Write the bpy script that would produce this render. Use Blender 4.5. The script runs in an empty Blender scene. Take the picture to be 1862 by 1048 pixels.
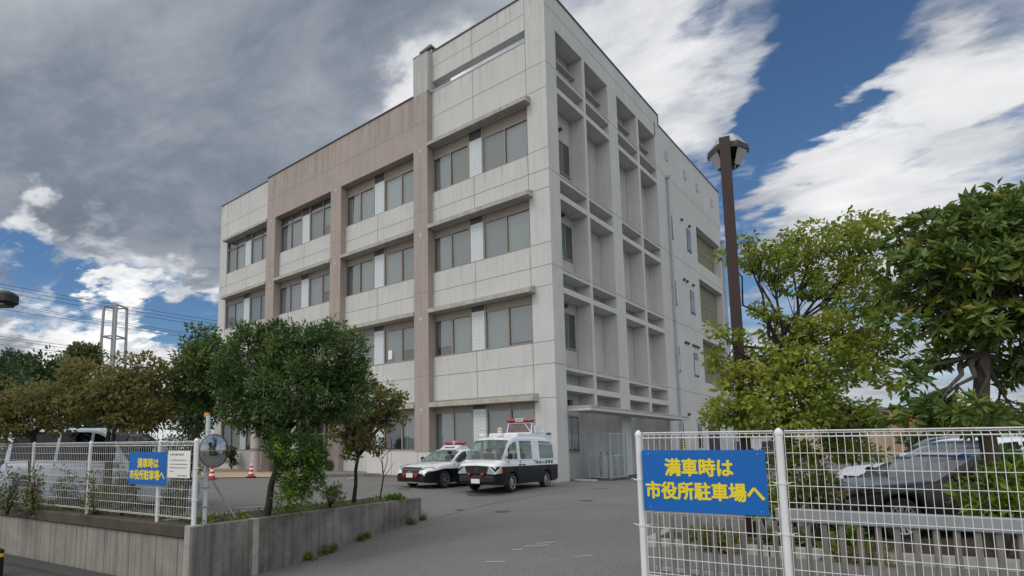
import bpy, math, random
import numpy as np
from mathutils import Vector, Matrix
rnd = random.Random(7)
C = bpy.context.scene.collection
SC = bpy.context.scene

# ------------------------------------------------------------------ camera
YAW, PITCH, ROLL = -0.746740580, 0.112810174, -0.002308669
CAM = Vector((12.1295, -22.4502, 1.44))
FW = Vector((math.sin(YAW)*math.cos(PITCH), math.cos(YAW)*math.cos(PITCH), math.sin(PITCH)))
R0 = Vector((math.cos(YAW), -math.sin(YAW), 0)); U0 = R0.cross(FW)
RT = R0*math.cos(ROLL) + U0*math.sin(ROLL); UP = -R0*math.sin(ROLL) + U0*math.cos(ROLL)
HD = Vector((math.sin(YAW), math.cos(YAW), 0))
FPX, PX, PY = 1050.64, 742.01, 696.81
cd = bpy.data.cameras.new('camera'); cam = bpy.data.objects.new('camera', cd); C.objects.link(cam)
cam.matrix_world = Matrix(((RT.x, UP.x, -FW.x, CAM.x), (RT.y, UP.y, -FW.y, CAM.y), (RT.z, UP.z, -FW.z, CAM.z), (0, 0, 0, 1)))
cd.sensor_fit = 'HORIZONTAL'; cd.sensor_width = 36; cd.lens = FPX/1862*36
cd.shift_x = (931-PX)/1862; cd.shift_y = (PY-524)/1862
cd.clip_start = 0.1; cd.clip_end = 6000
SC.camera = cam

def ray(x, y): return (FW + RT*((x-PX)/FPX) - UP*((y-PY)/FPX))
def at(x, y, d):
    """a surveyed point: bearing from the street, d metres ahead of the camera"""
    r = ray(x, y); return CAM + r*(d/r.dot(HD))
def onz(x, y, z=0.0):
    r = ray(x, y); return CAM + r*((z-CAM.z)/r.z)

# ------------------------------------------------------------------ world
SUN_EL, SUN_AZ = math.radians(48), math.radians(196)     # azimuth from +Y clockwise
w = bpy.data.worlds.new('World'); SC.world = w; w.use_nodes = True
nt = w.node_tree; N = nt.nodes; LK = nt.links; N.clear()
def nd(t, **k):
    n = N.new(t)
    for a, b in k.items(): setattr(n, a, b)
    return n
def mth(op, a, b=None, c=None, clamp=False):
    n = nd('ShaderNodeMath', operation=op); n.use_clamp = clamp
    for i, v in enumerate((a, b, c)):
        if v is None: continue
        if hasattr(v, 'links'): LK.new(v, n.inputs[i])
        else: n.inputs[i].default_value = v
    return n.outputs[0]
def mixc(f, a, b):
    n = nd('ShaderNodeMix', data_type='RGBA')
    for s, v in ((n.inputs[0], f), (n.inputs[6], a), (n.inputs[7], b)):
        if hasattr(v, 'links'): LK.new(v, s)
        elif isinstance(v, tuple): s.default_value = v + (1,)
        else: s.default_value = v
    return n.outputs[2]
out = nd('ShaderNodeOutputWorld'); bg = nd('ShaderNodeBackground')
LK.new(bg.outputs[0], out.inputs[0])
sky = nd('ShaderNodeTexSky', sky_type='NISHITA'); sky.sun_disc = False
sky.sun_elevation = SUN_EL; sky.sun_rotation = SUN_AZ; sky.altitude = 0; sky.air_density = 1.0; sky.dust_density = 0.4; sky.ozone_density = 2.5
tc = nd('ShaderNodeTexCoord'); DIR = tc.outputs['Generated']
sep = nd('ShaderNodeSeparateXYZ'); LK.new(DIR, sep.inputs[0])
zc = mth('MAXIMUM', sep.outputs[2], 0.0)
den = mth('ADD', zc, 0.16)
cmb = nd('ShaderNodeCombineXYZ')
LK.new(mth('DIVIDE', sep.outputs[0], den), cmb.inputs[0]); LK.new(mth('DIVIDE', sep.outputs[1], den), cmb.inputs[1])
CP = cmb.outputs[0]                                       # a flat cloud deck overhead
def dotv(v, d):
    n = nd('ShaderNodeVectorMath', operation='DOT_PRODUCT'); LK.new(v, n.inputs[0]); n.inputs[1].default_value = d; return n.outputs['Value']
def noise(vec, scale, detail=6, rough=.55, dist=0.0, off=(0, 0, 0), out='Fac'):
    m = nd('ShaderNodeMapping'); m.inputs[1].default_value = off; LK.new(vec, m.inputs[0])
    n = nd('ShaderNodeTexNoise'); LK.new(m.outputs[0], n.inputs[0])
    n.inputs['Scale'].default_value = scale; n.inputs['Detail'].default_value = detail
    n.inputs['Roughness'].default_value = rough; n.inputs['Distortion'].default_value = dist
    return n.outputs[0 if out == 'Fac' else 1]
# the wind draws the cloud out along one direction
E1 = (R0 - HD*.75).normalized(); E2 = Vector((-E1.y, E1.x, 0))
cs_ = nd('ShaderNodeCombineXYZ'); LK.new(mth('MULTIPLY', dotv(CP, E1), .68), cs_.inputs[0]); LK.new(dotv(CP, E2), cs_.inputs[1])
SP = cs_.outputs[0]
def warp(src, col, amt):
    a = nd('ShaderNodeVectorMath', operation='SUBTRACT'); LK.new(col, a.inputs[0]); a.inputs[1].default_value = (.5, .5, .5)
    b = nd('ShaderNodeVectorMath', operation='SCALE'); LK.new(a.outputs[0], b.inputs[0]); b.inputs['Scale'].default_value = amt
    c = nd('ShaderNodeVectorMath', operation='ADD'); LK.new(src, c.inputs[0]); LK.new(b.outputs[0], c.inputs[1]); return c.outputs[0]
WD = warp(warp(DIR, noise(SP, 2.2, 5, .6, 0, (4, 2, 0), 'c'), .34), noise(SP, 9, 5, .6, 0, (1, 7, 0), 'c'), .12)
nrm = nd('ShaderNodeVectorMath', operation='NORMALIZE'); LK.new(WD, nrm.inputs[0]); WD = nrm.outputs[0]
def blob(x, y, rad, wgt):
    """a bank of cloud (or a gap) round one bearing"""
    d = ray(x, y).normalized(); co = d.dot(ray(x+rad, y).normalized())
    mr = nd('ShaderNodeMapRange', interpolation_type='SMOOTHSTEP'); LK.new(dotv(WD, d), mr.inputs[0])
    mr.inputs[1].default_value = co; mr.inputs[2].default_value = 1 - (1-co)*.05; mr.inputs[3].default_value = 0; mr.inputs[4].default_value = wgt
    return mr.outputs[0]
def total(items):
    s = items[0]
    for i in items[1:]: s = mth('ADD', s, i)
    return s
n1 = noise(SP, 2.6, 12, .60, .4, (3.1, 1.7, 0)); n2 = noise(SP, 9.0, 8, .64, .5, (8.3, 2.2, 0))
GAPS = [(1490, 130, 180, -.40), (1575, 60, 165, -.32), (1470, 230, 120, -.34), (1680, 160, 100, -.14), (1340, 360, 90, -.40), (1660, 245, 70, -.14), (1840, 300, 80, -.12), (1230, 60, 70, -.12), (1330, 480, 80, -.28), (1640, 400, 70, -.10),
        (240, 560, 150, -.42), (90, 535, 130, -.42), (370, 600, 120, -.42), (30, 440, 80, -.26), (20, 600, 60, .10), (250, 528, 60, .30)]
BANK = [(300, 180, 700, .36), (650, 120, 330, .20), (1150, 150, 240, .20), (1640, 360, 320, .26), (1790, 160, 210, .24), (1450, 430, 150, .18), (200, 720, 260, .26), (700, 300, 300, .2)]
dens = total([mth('MULTIPLY', n1, .95), mth('MULTIPLY', n2, .55), mth('MULTIPLY', mth('SUBTRACT', .22, zc, None, True), 1.1)] + [blob(*g) for g in GAPS + BANK])
cover = nd('ShaderNodeMapRange', interpolation_type='SMOOTHSTEP'); LK.new(dens, cover.inputs[0])
cover.inputs[1].default_value = .55; cover.inputs[2].default_value = .98
# how bright the deck is: white and thin to the right, thick and grey to the left
n3 = noise(SP, 1.7, 9, .60, .6, (1.3, 5.1, 0)); n4 = noise(SP, 4.4, 10, .66, .35, (5.3, 0.4, 0))
BR = [(200, 150, 700, -.22), (40, 290, 260, -.16), (120, 400, 160, -.06), (560, 250, 420, -.06), (730, 60, 200, -.22), (330, 450, 240, -.06), (1110, 140, 230, .34), (1300, 200, 260, .16), (1700, 330, 420, .25), (1500, 330, 200, .14), (1800, 160, 220, .22),
      (30, 405, 70, .62), (200, 530, 150, .60), (340, 545, 90, .55), (60, 615, 120, .60), (210, 670, 200, .50), (770, 130, 110, .55), (740, 200, 120, .25), (240, 615, 36, -.5), (1450, 430, 120, -.05)]
br = total([mth('MULTIPLY', n3, .80), mth('MULTIPLY', n4, .85)] + [blob(*g) for g in BR])
ramp = nd('ShaderNodeValToRGB'); LK.new(mth('MULTIPLY_ADD', br, .70, -.085, True), ramp.inputs[0])
cr = ramp.color_ramp; cr.elements[0].position = .0; cr.elements[0].color = (.125, .155, .20, 1)
cr.elements[1].position = 1.0; cr.elements[1].color = (.95, .95, .95, 1)
e = cr.elements.new(.22); e.color = (.20, .235, .29, 1)
e = cr.elements.new(.45); e.color = (.36, .39, .44, 1)
e = cr.elements.new(.70); e.color = (.72, .73, .75, 1)
skyc = nd('ShaderNodeMix', data_type='RGBA', blend_type='MULTIPLY'); skyc.inputs[0].default_value = 1
LK.new(sky.outputs[0], skyc.inputs[6]); skyc.inputs[7].default_value = (.055, .072, .085, 1)
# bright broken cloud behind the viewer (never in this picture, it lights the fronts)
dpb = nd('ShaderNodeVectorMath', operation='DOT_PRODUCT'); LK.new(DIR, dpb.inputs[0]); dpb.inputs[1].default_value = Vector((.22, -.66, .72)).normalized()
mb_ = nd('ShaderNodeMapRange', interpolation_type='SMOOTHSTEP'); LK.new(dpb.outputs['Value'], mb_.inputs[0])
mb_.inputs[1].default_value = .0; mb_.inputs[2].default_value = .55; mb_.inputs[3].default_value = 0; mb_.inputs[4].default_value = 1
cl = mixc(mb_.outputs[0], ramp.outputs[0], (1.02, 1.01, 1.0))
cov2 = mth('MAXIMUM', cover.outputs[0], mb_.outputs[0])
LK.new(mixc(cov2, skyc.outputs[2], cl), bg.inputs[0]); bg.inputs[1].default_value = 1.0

# ------------------------------------------------------------------ sun and exposure
sd = bpy.data.lights.new('sun', 'SUN'); sun = bpy.data.objects.new('sun', sd); C.objects.link(sun)
sd.energy = .85; sd.angle = math.radians(22); sd.color = (1, .96, .90)
sv = Vector((math.sin(SUN_AZ)*math.cos(SUN_EL), math.cos(SUN_AZ)*math.cos(SUN_EL), math.sin(SUN_EL)))
sun.rotation_euler = (-sv).to_track_quat('-Z', 'Y').to_euler(); sun.location = (0, 0, 60)
SC.view_settings.view_transform = 'Standard'; SC.view_settings.look = 'None'
SC.view_settings.exposure = 0.08; SC.view_settings.gamma = 1.0
SC.cycles.max_bounces = 8; SC.cycles.transparent_max_bounces = 16

# ------------------------------------------------------------------ materials
MATS = {}
def surf(name, col, rough=.7, var=.12, scale=2.0, streak=0.0, stain=None, bump=0.0, bscale=40, metal=0.0, coat=0.0, spec=.4, speck=0.0, dirt=0.0, ax='Z'):
    if name in MATS: return MATS[name]
    m = bpy.data.materials.new(name); m.use_nodes = True; MATS[name] = m
    t = m.node_tree; b = t.nodes['Principled BSDF']; L = t.links
    b.inputs['Roughness'].default_value = rough; b.inputs['Metallic'].default_value = metal
    b.inputs['Specular IOR Level'].default_value = spec; b.inputs['Coat Weight'].default_value = coat
    b.inputs['Coat Roughness'].default_value = .05
    tcn = t.nodes.new('ShaderNodeTexCoord')
    def nz(sc, det=5, mp=None, ro=.6):
        n = t.nodes.new('ShaderNodeTexNoise'); n.inputs['Scale'].default_value = sc; n.inputs['Detail'].default_value = det; n.inputs['Roughness'].default_value = ro
        if mp:
            q = t.nodes.new('ShaderNodeMapping'); q.inputs[3].default_value = mp; L.new(tcn.outputs['Object'], q.inputs[0]); L.new(q.outputs[0], n.inputs[0])
        else: L.new(tcn.outputs['Object'], n.inputs[0])
        return n.outputs[0]
    def mix(f, a, b2, bl='MIX'):
        n = t.nodes.new('ShaderNodeMix'); n.data_type = 'RGBA'; n.blend_type = bl
        for s, v in ((n.inputs[0], f), (n.inputs[6], a), (n.inputs[7], b2)):
            if hasattr(v, 'links'): L.new(v, s)
            elif isinstance(v, tuple): s.default_value = v[:3] + (1,)
            else: s.default_value = v
        return n.outputs[2]
    def rng(v, a, b2, c=0.0, d=1.0):
        n = t.nodes.new('ShaderNodeMapRange'); L.new(v, n.inputs[0])
        for i, q in enumerate((a, b2, c, d)): n.inputs[1+i].default_value = q
        return n.outputs[0]
    c = col
    if var:
        lo = tuple(v*(1-var) for v in col); hi = tuple(min(1, v*(1+var)) for v in col)
        c = mix(rng(nz(scale), .3, .7), lo, hi)
    st = stain or tuple(v*.55 for v in col)
    if streak:
        f = rng(nz(1.0, 6, (5, 5, .22), .65), .48, .72, 0, streak)
        c = mix(f, c, st)
    if dirt:
        f = rng(nz(.9, 8, None, .7), .5, .72, 0, dirt); c = mix(f, c, st)
    if speck:
        f = rng(nz(bscale*1.3, 3), .35, .7, 0, speck); c = mix(f, c, tuple(min(1, v*1.9+.02) for v in col))
    if hasattr(c, 'links'): L.new(c, b.inputs['Base Color'])
    else: b.inputs['Base Color'].default_value = c + (1,)
    if bump:
        bp = t.nodes.new('ShaderNodeBump'); bp.inputs['Strength'].default_value = bump; bp.inputs['Distance'].default_value = .01
        L.new(nz(bscale, 4), bp.inputs['Height']); L.new(bp.outputs[0], b.inputs['Normal'])
    return m
def emis(name, col, s):
    if name in MATS: return MATS[name]
    m = surf(name, col, .3, 0); b = m.node_tree.nodes['Principled BSDF']
    b.inputs['Emission Color'].default_value = col + (1,); b.inputs['Emission Strength'].default_value = s
    return m
def glassm(name, tint=(.75, .8, .8), refl=.10, rough=.02):
    if name in MATS: return MATS[name]
    m = bpy.data.materials.new(name); m.use_nodes = True; MATS[name] = m
    t = m.node_tree; t.nodes.clear(); L = t.links
    o = t.nodes.new('ShaderNodeOutputMaterial'); mx = t.nodes.new('ShaderNodeMixShader')
    tr = t.nodes.new('ShaderNodeBsdfTransparent'); tr.inputs[0].default_value = tint + (1,)
    gl = t.nodes.new('ShaderNodeBsdfGlossy'); gl.inputs['Roughness'].default_value = rough; gl.inputs[0].default_value = (.95, .97, 1, 1)
    lw = t.nodes.new('ShaderNodeLayerWeight'); pw_ = t.nodes.new('ShaderNodeMath'); pw_.operation = 'POWER'; pw_.inputs[1].default_value = 4.5
    L.new(lw.outputs['Facing'], pw_.inputs[0]); lw.inputs[0].default_value = .5
    ad = t.nodes.new('ShaderNodeMath'); ad.operation = 'MULTIPLY_ADD'; ad.inputs[1].default_value = .8; ad.inputs[2].default_value = refl; ad.use_clamp = True
    L.new(pw_.outputs[0], ad.inputs[0]); L.new(ad.outputs[0], mx.inputs[0]); L.new(tr.outputs[0], mx.inputs[1]); L.new(gl.outputs[0], mx.inputs[2])
    L.new(mx.outputs[0], o.inputs[0])
    return m
def leafm(name, c1, c2, c3, trans=.3, rough=.45, patch=.6):
    """c1..c3: leaf colours; leaves differ one by one, branch by branch"""
    if name in MATS: return MATS[name]
    m = bpy.data.materials.new(name); m.use_nodes = True; MATS[name] = m
    t = m.node_tree; L = t.links; b = t.nodes['Principled BSDF']; o = t.nodes['Material Output']
    g = t.nodes.new('ShaderNodeNewGeometry'); r = t.nodes.new('ShaderNodeValToRGB')
    r.color_ramp.elements[0].color = c1 + (1,); r.color_ramp.elements[0].position = .15
    r.color_ramp.elements[1].color = c3 + (1,); r.color_ramp.elements[1].position = .95
    e = r.color_ramp.elements.new(.55); e.color = c2 + (1,)
    n = t.nodes.new('ShaderNodeTexNoise'); n.inputs['Scale'].default_value = 1.6; n.inputs['Detail'].default_value = 3
    tcn = t.nodes.new('ShaderNodeTexCoord'); L.new(tcn.outputs['Object'], n.inputs[0])
    mr = t.nodes.new('ShaderNodeMapRange'); L.new(n.outputs[0], mr.inputs[0]); mr.inputs[1].default_value = .3; mr.inputs[2].default_value = .7
    mx = t.nodes.new('ShaderNodeMix'); mx.inputs[0].default_value = patch
    L.new(g.outputs['Random Per Island'], mx.inputs[2]); L.new(mr.outputs[0], mx.inputs[3]); L.new(mx.outputs[0], r.inputs[0])
    L.new(r.outputs[0], b.inputs['Base Color']); b.inputs['Roughness'].default_value = rough; b.inputs['Specular IOR Level'].default_value = .35
    tr = t.nodes.new('ShaderNodeBsdfTranslucent'); L.new(r.outputs[0], tr.inputs[0])
    ms = t.nodes.new('ShaderNodeMixShader'); ms.inputs[0].default_value = trans
    L.new(b.outputs[0], ms.inputs[1]); L.new(tr.outputs[0], ms.inputs[2]); L.new(ms.outputs[0], o.inputs[0])
    return m

# ------------------------------------------------------------------ mesh helpers
class MB:
    def __init__(s): s.v = []; s.f = []; s.m = []
    def add(s, vs, fs, mi=0):
        o = len(s.v); s.v += [tuple(v) for v in vs]; s.f += [tuple(i+o for i in f) for f in fs]; s.m += [mi]*len(fs)
    def box(s, x0, x1, y0, y1, z0, z1, mi=0, M=None):
        x0, x1 = sorted((x0, x1)); y0, y1 = sorted((y0, y1)); z0, z1 = sorted((z0, z1))
        vs = [Vector((x, y, z)) for x in (x0, x1) for y in (y0, y1) for z in (z0, z1)]
        if M: vs = [M @ v for v in vs]
        s.add(vs, [(0, 1, 3, 2), (4, 6, 7, 5), (0, 4, 5, 1), (2, 3, 7, 6), (0, 2, 6, 4), (1, 5, 7, 3)], mi)
        return s
    def cbox(s, x0, x1, y0, y1, z0, z1, c=.02, mi=0, M=None):
        """box with chamfered edges"""
        x0, x1 = sorted((x0, x1)); y0, y1 = sorted((y0, y1)); z0, z1 = sorted((z0, z1))
        b = MB()
        pr = [(x0+c, y0), (x1-c, y0), (x1, y0+c), (x1, y1-c), (x1-c, y1), (x0+c, y1), (x0, y1-c), (x0, y0+c)]
        cx, cy = (x0+x1)/2, (y0+y1)/2; kx = 1-2*c/(x1-x0); ky = 1-2*c/(y1-y0)
        rows = [[((x-cx)*kx+cx, (y-cy)*ky+cy, z0) for x, y in pr], [(x, y, z0+c) for x, y in pr], [(x, y, z1-c) for x, y in pr], [((x-cx)*kx+cx, (y-cy)*ky+cy, z1) for x, y in pr]]
        vs = [Vector(v) for r in rows for v in r]
        if M: vs = [M @ v for v in vs]
        fs = [(r*8+i, r*8+(i+1) % 8, r*8+8+(i+1) % 8, r*8+8+i) for r in range(3) for i in range(8)]
        fs += [tuple(range(7, -1, -1)), tuple(range(24, 32))]
        s.add(vs, fs, mi); return s
    def tube(s, pts, rad, n=6, mi=0, cap=True):
        pts = [Vector(p) for p in pts]
        if not hasattr(rad, '__len__'): rad = [rad]*len(pts)
        o = []; prev = None
        for i, p in enumerate(pts):
            d = (pts[min(i+1, len(pts)-1)] - pts[max(i-1, 0)]).normalized()
            a = Vector((0, 0, 1)) if abs(d.z) < .9 else Vector((1, 0, 0))
            if prev: a = prev
            u = (a - d*a.dot(d)).normalized(); vv = d.cross(u); prev = u
            o += [p + (u*math.cos(2*math.pi*k/n) + vv*math.sin(2*math.pi*k/n))*rad[i] for k in range(n)]
        fs = [(r*n+k, r*n+(k+1) % n, r*n+n+(k+1) % n, r*n+n+k) for r in range(len(pts)-1) for k in range(n)]
        if cap: fs += [tuple(range(n-1, -1, -1)), tuple(range((len(pts)-1)*n, len(pts)*n))]
        s.add(o, fs, mi); return s
    def lathe(s, prof, n=20, mi=0, M=None, closed=False):
        """prof: (radius, z) pairs round local Z"""
        vs = [Vector((r*math.cos(2*math.pi*k/n), r*math.sin(2*math.pi*k/n), z)) for r, z in prof for k in range(n)]
        if M: vs = [M @ v for v in vs]
        m = len(prof); fs = [(i*n+k, i*n+(k+1) % n, ((i+1) % m)*n+(k+1) % n, ((i+1) % m)*n+k) for i in range(m if closed else m-1) for k in range(n)]
        s.add(vs, fs, mi); return s
    def prism(s, poly, y0, y1, mi=0, M=None):
        """poly in XZ, extruded along Y"""
        n = len(poly); vs = [Vector((x, y0, z)) for x, z in poly] + [Vector((x, y1, z)) for x, z in poly]
        if M: vs = [M @ v for v in vs]
        s.add(vs, [tuple(range(n)), tuple(range(2*n-1, n-1, -1))] + [(i, i+n, (i+1) % n+n, (i+1) % n) for i in range(n)], mi); return s
    def build(s, name, mats, parent=None, smooth=False, loc=None, rz=0.0):
        me = bpy.data.meshes.new(name); me.from_pydata(s.v, [], s.f)
        if not isinstance(mats, (list, tuple)): mats = [mats]
        for m in mats: me.materials.append(m)
        if len(mats) > 1: me.polygons.foreach_set('material_index', s.m)
        if smooth:
            me.polygons.foreach_set('use_smooth', [True]*len(me.polygons))
            try: me.set_sharp_from_angle(angle=math.radians(38))
            except Exception: pass
        me.update()
        o = bpy.data.objects.new(name, me); C.objects.link(o)
        if parent: o.parent = parent
        if loc is not None: o.location = loc
        o.rotation_euler.z = rz
        return o
def tag(o, label=None, cat=None, group=None, kind=None):
    for k, v in (('label', label), ('category', cat), ('group', group), ('kind', kind)):
        if v: o[k] = v
    return o
def thing(name, label, cat, loc=(0, 0, 0), rz=0.0, group=None):
    o = bpy.data.objects.new(name, None); C.objects.link(o); o.location = loc; o.rotation_euler.z = rz; o.empty_display_size = .2
    return tag(o, label, cat, group)
def children(o): return [q for q in C.objects if q.parent == o]
def copy_thing(o, loc, rz, label):
    def cp(q, par):
        c = q.copy(); C.objects.link(c); c.parent = par
        for ch in kids.get(q, []): cp(ch, c)
        return c
    kids = {}
    for q in list(C.objects):
        if q.parent: kids.setdefault(q.parent, []).append(q)
    r = cp(o, None); r.location = loc; r.rotation_euler.z = rz; r['label'] = label
    return r
def text_mesh(s, size, thick=.002, bold=0.0, space=1.0):
    cu = bpy.data.curves.new('t', 'FONT'); cu.body = s; cu.size = size; cu.align_x = 'CENTER'; cu.align_y = 'CENTER'
    cu.extrude = thick; cu.offset = bold; cu.space_character = space; cu.resolution_u = 3
    o = bpy.data.objects.new('t', cu); C.objects.link(o)
    dg = bpy.context.evaluated_depsgraph_get(); me = bpy.data.meshes.new_from_object(o.evaluated_get(dg))
    bpy.data.objects.remove(o); bpy.data.curves.remove(cu)
    return me
def text(name, s, size, mat, parent, M, thick=.002, bold=0.0, space=1.0, fit=None, heavy=0.0):
    """lettering standing in local XY of M; fit = (width, height) it is set to"""
    me = text_mesh(s, size, thick, bold, space)
    if fit and len(me.vertices):
        co = np.empty(len(me.vertices)*3); me.vertices.foreach_get('co', co); co = co.reshape(-1, 3)
        lo = co.min(0); hi = co.max(0); c = (lo+hi)/2
        sx = fit[0]/(hi[0]-lo[0]); sy = fit[1]/(hi[1]-lo[1])
        co[:, 0] = (co[:, 0]-c[0])*sx; co[:, 1] = (co[:, 1]-c[1])*sy; me.vertices.foreach_set('co', co.ravel())
    if heavy:                                                  # a heavy gothic: the strokes thickened by a fan of offset copies
        nv = len(me.vertices); co = np.empty(nv*3); me.vertices.foreach_get('co', co); co = co.reshape(-1, 3)
        fs = [tuple(p.vertices) for p in me.polygons]; V = []; F = []
        for k in range(9):
            a = 2*math.pi*k/8; o_ = np.array([heavy*math.cos(a), heavy*math.sin(a), k*.00012]) if k < 8 else np.array([0, 0, .001])
            F += [tuple(i+len(V) for i in f) for f in fs]; V += [tuple(v) for v in co+o_]
        me = bpy.data.meshes.new(name); me.from_pydata(V, [], F)
    me.transform(M); me.materials.clear(); me.materials.append(mat); me.update()
    o = bpy.data.objects.new(name, me); C.objects.link(o); o.parent = parent
    return o
def frame(o, xax, yax):
    x = Vector(xax).normalized(); y = Vector(yax).normalized(); z = x.cross(y)
    return Matrix(((x.x, y.x, z.x, o[0]), (x.y, y.y, z.y, o[1]), (x.z, y.z, z.z, o[2]), (0, 0, 0, 1)))
def sm(a, b, x):
    t = min(1, max(0, (x-a)/(b-a))); return t*t*(3-2*t)

# ------------------------------------------------------------------ palette
WALL = surf('painted_concrete', (.55, .56, .555), .8, .06, .5, .40, (.38, .39, .38), .15, 60, dirt=.25)
WALLG = surf('weathered_concrete', (.43, .435, .43), .85, .08, .7, .5, (.24, .245, .24), .2, 60)
TAN = surf('tan_tile', (.37, .315, .29), .7, .06, 1.0, .45, (.25, .205, .19), .2, 30)
JOINT = surf('joint_sealant', (.16, .16, .16), .8, 0)
SOFF = surf('soffit', (.36, .36, .34), .85, .12, .8, .2)
CANOPY = surf('canopy_concrete', (.42, .41, .37), .85, .15, 3, .5, (.2, .19, .16), .2, 50)
BRONZE = surf('bronze_frame', (.27, .245, .20), .45, .05, 3)
TRANSOM = surf('transom_panel', (.30, .265, .235), .6, .06, 1)
DARKP = surf('dark_panel', (.08, .07, .07), .5, .1)
GBLOCK = surf('glass_block', (.60, .66, .70), .25, .06, 12)
GRID = surf('glass_block_grid', (.40, .45, .48), .6, 0)
GLASS = glassm('window_glass', (.66, .72, .73), .13)
DARK = surf('dark_interior', (.025, .027, .03), .6, 0)
BLACK = surf('black_plastic', (.015, .015, .016), .45, 0)
WHITEP = surf('white_coated_steel', (.72, .735, .75), .38, .05, 3, .35, (.45, .44, .40), 0, 40, 0, .15, dirt=.25)
STEEL = surf('galvanised_steel', (.42, .44, .46), .4, .15, 3, .15, None, 0, 40, .5)
BROWNP = surf('brown_painted_steel', (.032, .015, .0125), .45, .12, 2)
ASPH = surf('asphalt', (.118, .118, .116), .9, .22, .45, 0, (.078, .078, .078), .6, 26, 0, 0, .3, .85, .6)
CONC = surf('grey_concrete', (.30, .30, .29), .9, .15, 1.5, .4, (.13, .13, .12), .25, 40, dirt=.5)
DCONC = surf('stained_concrete', (.20, .195, .185), .9, .35, 1.6, .85, (.055, .052, .05), .35, 30, dirt=.7)
COPING = surf('mossy_coping', (.078, .068, .055), .95, .3, 2.5, .3, (.05, .05, .035), .4, 30, dirt=.6)
BOARD = surf('concrete_board', (.275, .265, .24), .9, .15, 1.2, .75, (.11, .105, .095), .25, 40, dirt=.5)
SOIL = surf('soil', (.07, .055, .04), .95, .3, 6, 0, None, .6, 30)
PAVE = surf('beige_paving', (.46, .36, .26), .85, .1, 3, 0, None, .2, 40)
PAINTW = surf('worn_white_paint', (.42, .42, .41), .8, .3, 8, dirt=.8)
PAINTO = surf('worn_orange_paint', (.52, .25, .08), .8, .2, 8, dirt=.4)
BLUE = surf('sign_blue', (.002, .125, .46), .4, .05, 1.2, .12, (.02, .14, .40))
YEL = surf('sign_yellow', (.80, .66, .02), .5, .02)
RED = surf('red_plastic', (.55, .02, .02), .3, .05)
REDLENS = surf('red_lens', (.42, .006, .012), .12, 0, coat=.8)
ORLENS = surf('orange_lens', (.75, .20, .02), .15, 0, coat=.6)
CLEARL = surf('headlamp_lens', (.36, .41, .45), .1, .25, 30, coat=1.0)
CHROME = surf('chrome', (.75, .76, .78), .12, 0, metal=1.0)
PLATE = surf('white_plate', (.78, .80, .78), .4, 0)
TYRE = surf('tyre_rubber', (.018, .018, .018), .8, .1, 20)
RIM = surf('alloy_rim', (.42, .43, .45), .3, .05, metal=.7)
CARW = surf('white_car_paint', (.72, .75, .80), .3, .01, coat=1.0)
CARK = surf('black_car_paint', (.008, .009, .011), .30, 0, coat=.15, spec=.3)
CARB = surf('dark_blue_car_paint', (.012, .017, .034), .25, 0, coat=.4)
CARG = surf('pale_green_car_paint', (.40, .58, .42), .25, 0, coat=1.0)
CARS = surf('silver_white_car_paint', (.40, .46, .55), .25, .01, coat=1.0)
GOLD = surf('gold_emblem', (.62, .40, .06), .3, 0, metal=.6)
CARGL = glassm('car_glass', (.60, .72, .66), .08); TINTGL = glassm('tinted_glass', (.10, .13, .17), .02)
SEAT = surf('car_interior', (.05, .05, .05), .8, .2)
CREAM = surf('cream_plastic', (.62, .60, .48), .5, .05)
INK = surf('black_lettering', (.03, .03, .035), .5, 0)
BINK = surf('blue_lettering', (.02, .08, .30), .5, 0)

# ================================================================== GROUND
NX, NY = -.18/math.hypot(.18, .983), .983/math.hypot(.18, .983)
RAMP = [(-99, -.98), (0, -.98), (2.5, -.86), (4, -.70), (7.1, -.46), (12, -.07), (14, 0), (999, 0)]
def sdist(x, y): return (x-2.55)*NX + (y+17.5)*NY
def lerpk(keys, t):
    for (a, va), (b, vb) in zip(keys, keys[1:]):
        if t <= b: return va + (vb-va)*(t-a)/(b-a)
    return keys[-1][1]
def hz(x, y):
    s = sdist(x, y); r = lerpk(RAMP, s)
    xl = 2.55 - .14*(y+17.5)                       # the planter wall's line
    k = sm(5.6, 9.0, s)
    wl = (1.0 if x > xl-.25 else 0.0)*(1-k) + sm(-3.0, 1.6, x)*k
    if x > 6: wl = 1
    wr = 1 - min(1, max(0, (x-xl-1.2)/(9.1-xl-1.2)))      # the drive also falls towards the planter side
    return r*wl*wr
def ong(px, py, dz=0.0):
    """where a bearing meets the sloping ground"""
    r = ray(px, py); t = 2.0
    while t < 200 and (CAM+r*t).z > hz((CAM+r*t).x, (CAM+r*t).y)+dz: t += .02
    return CAM + r*t
def sheet(name, xs, ys, f, mat):
    b = MB(); nx = len(xs)
    vs = [(x, y, f(x, y)) for y in ys for x in xs]
    b.add(vs, [(j*nx+i, j*nx+i+1, (j+1)*nx+i+1, (j+1)*nx+i) for j in range(len(ys)-1) for i in range(nx-1)])
    return tag(b.build(name, mat, smooth=True), kind='structure')
GRASSY = surf('far_ground', (.10, .10, .085), .95, .3, .2)
b = MB(); b.add([(-3000, -3000, -1.15), (3000, -3000, -1.15), (3000, 3000, -1.15), (-3000, 3000, -1.15)], [(0, 1, 2, 3)])
tag(b.build('ground', GRASSY), kind='structure')
fr = lambda a, b_, st: [a+i*st for i in range(int(round((b_-a)/st))+1)]
XS = [-90, -60, -45, -35] + fr(-30, -5, 1.0) + fr(-4.5, 13, .25)[0:] + fr(14, 40, 2.0) + [60, 90]
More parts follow.
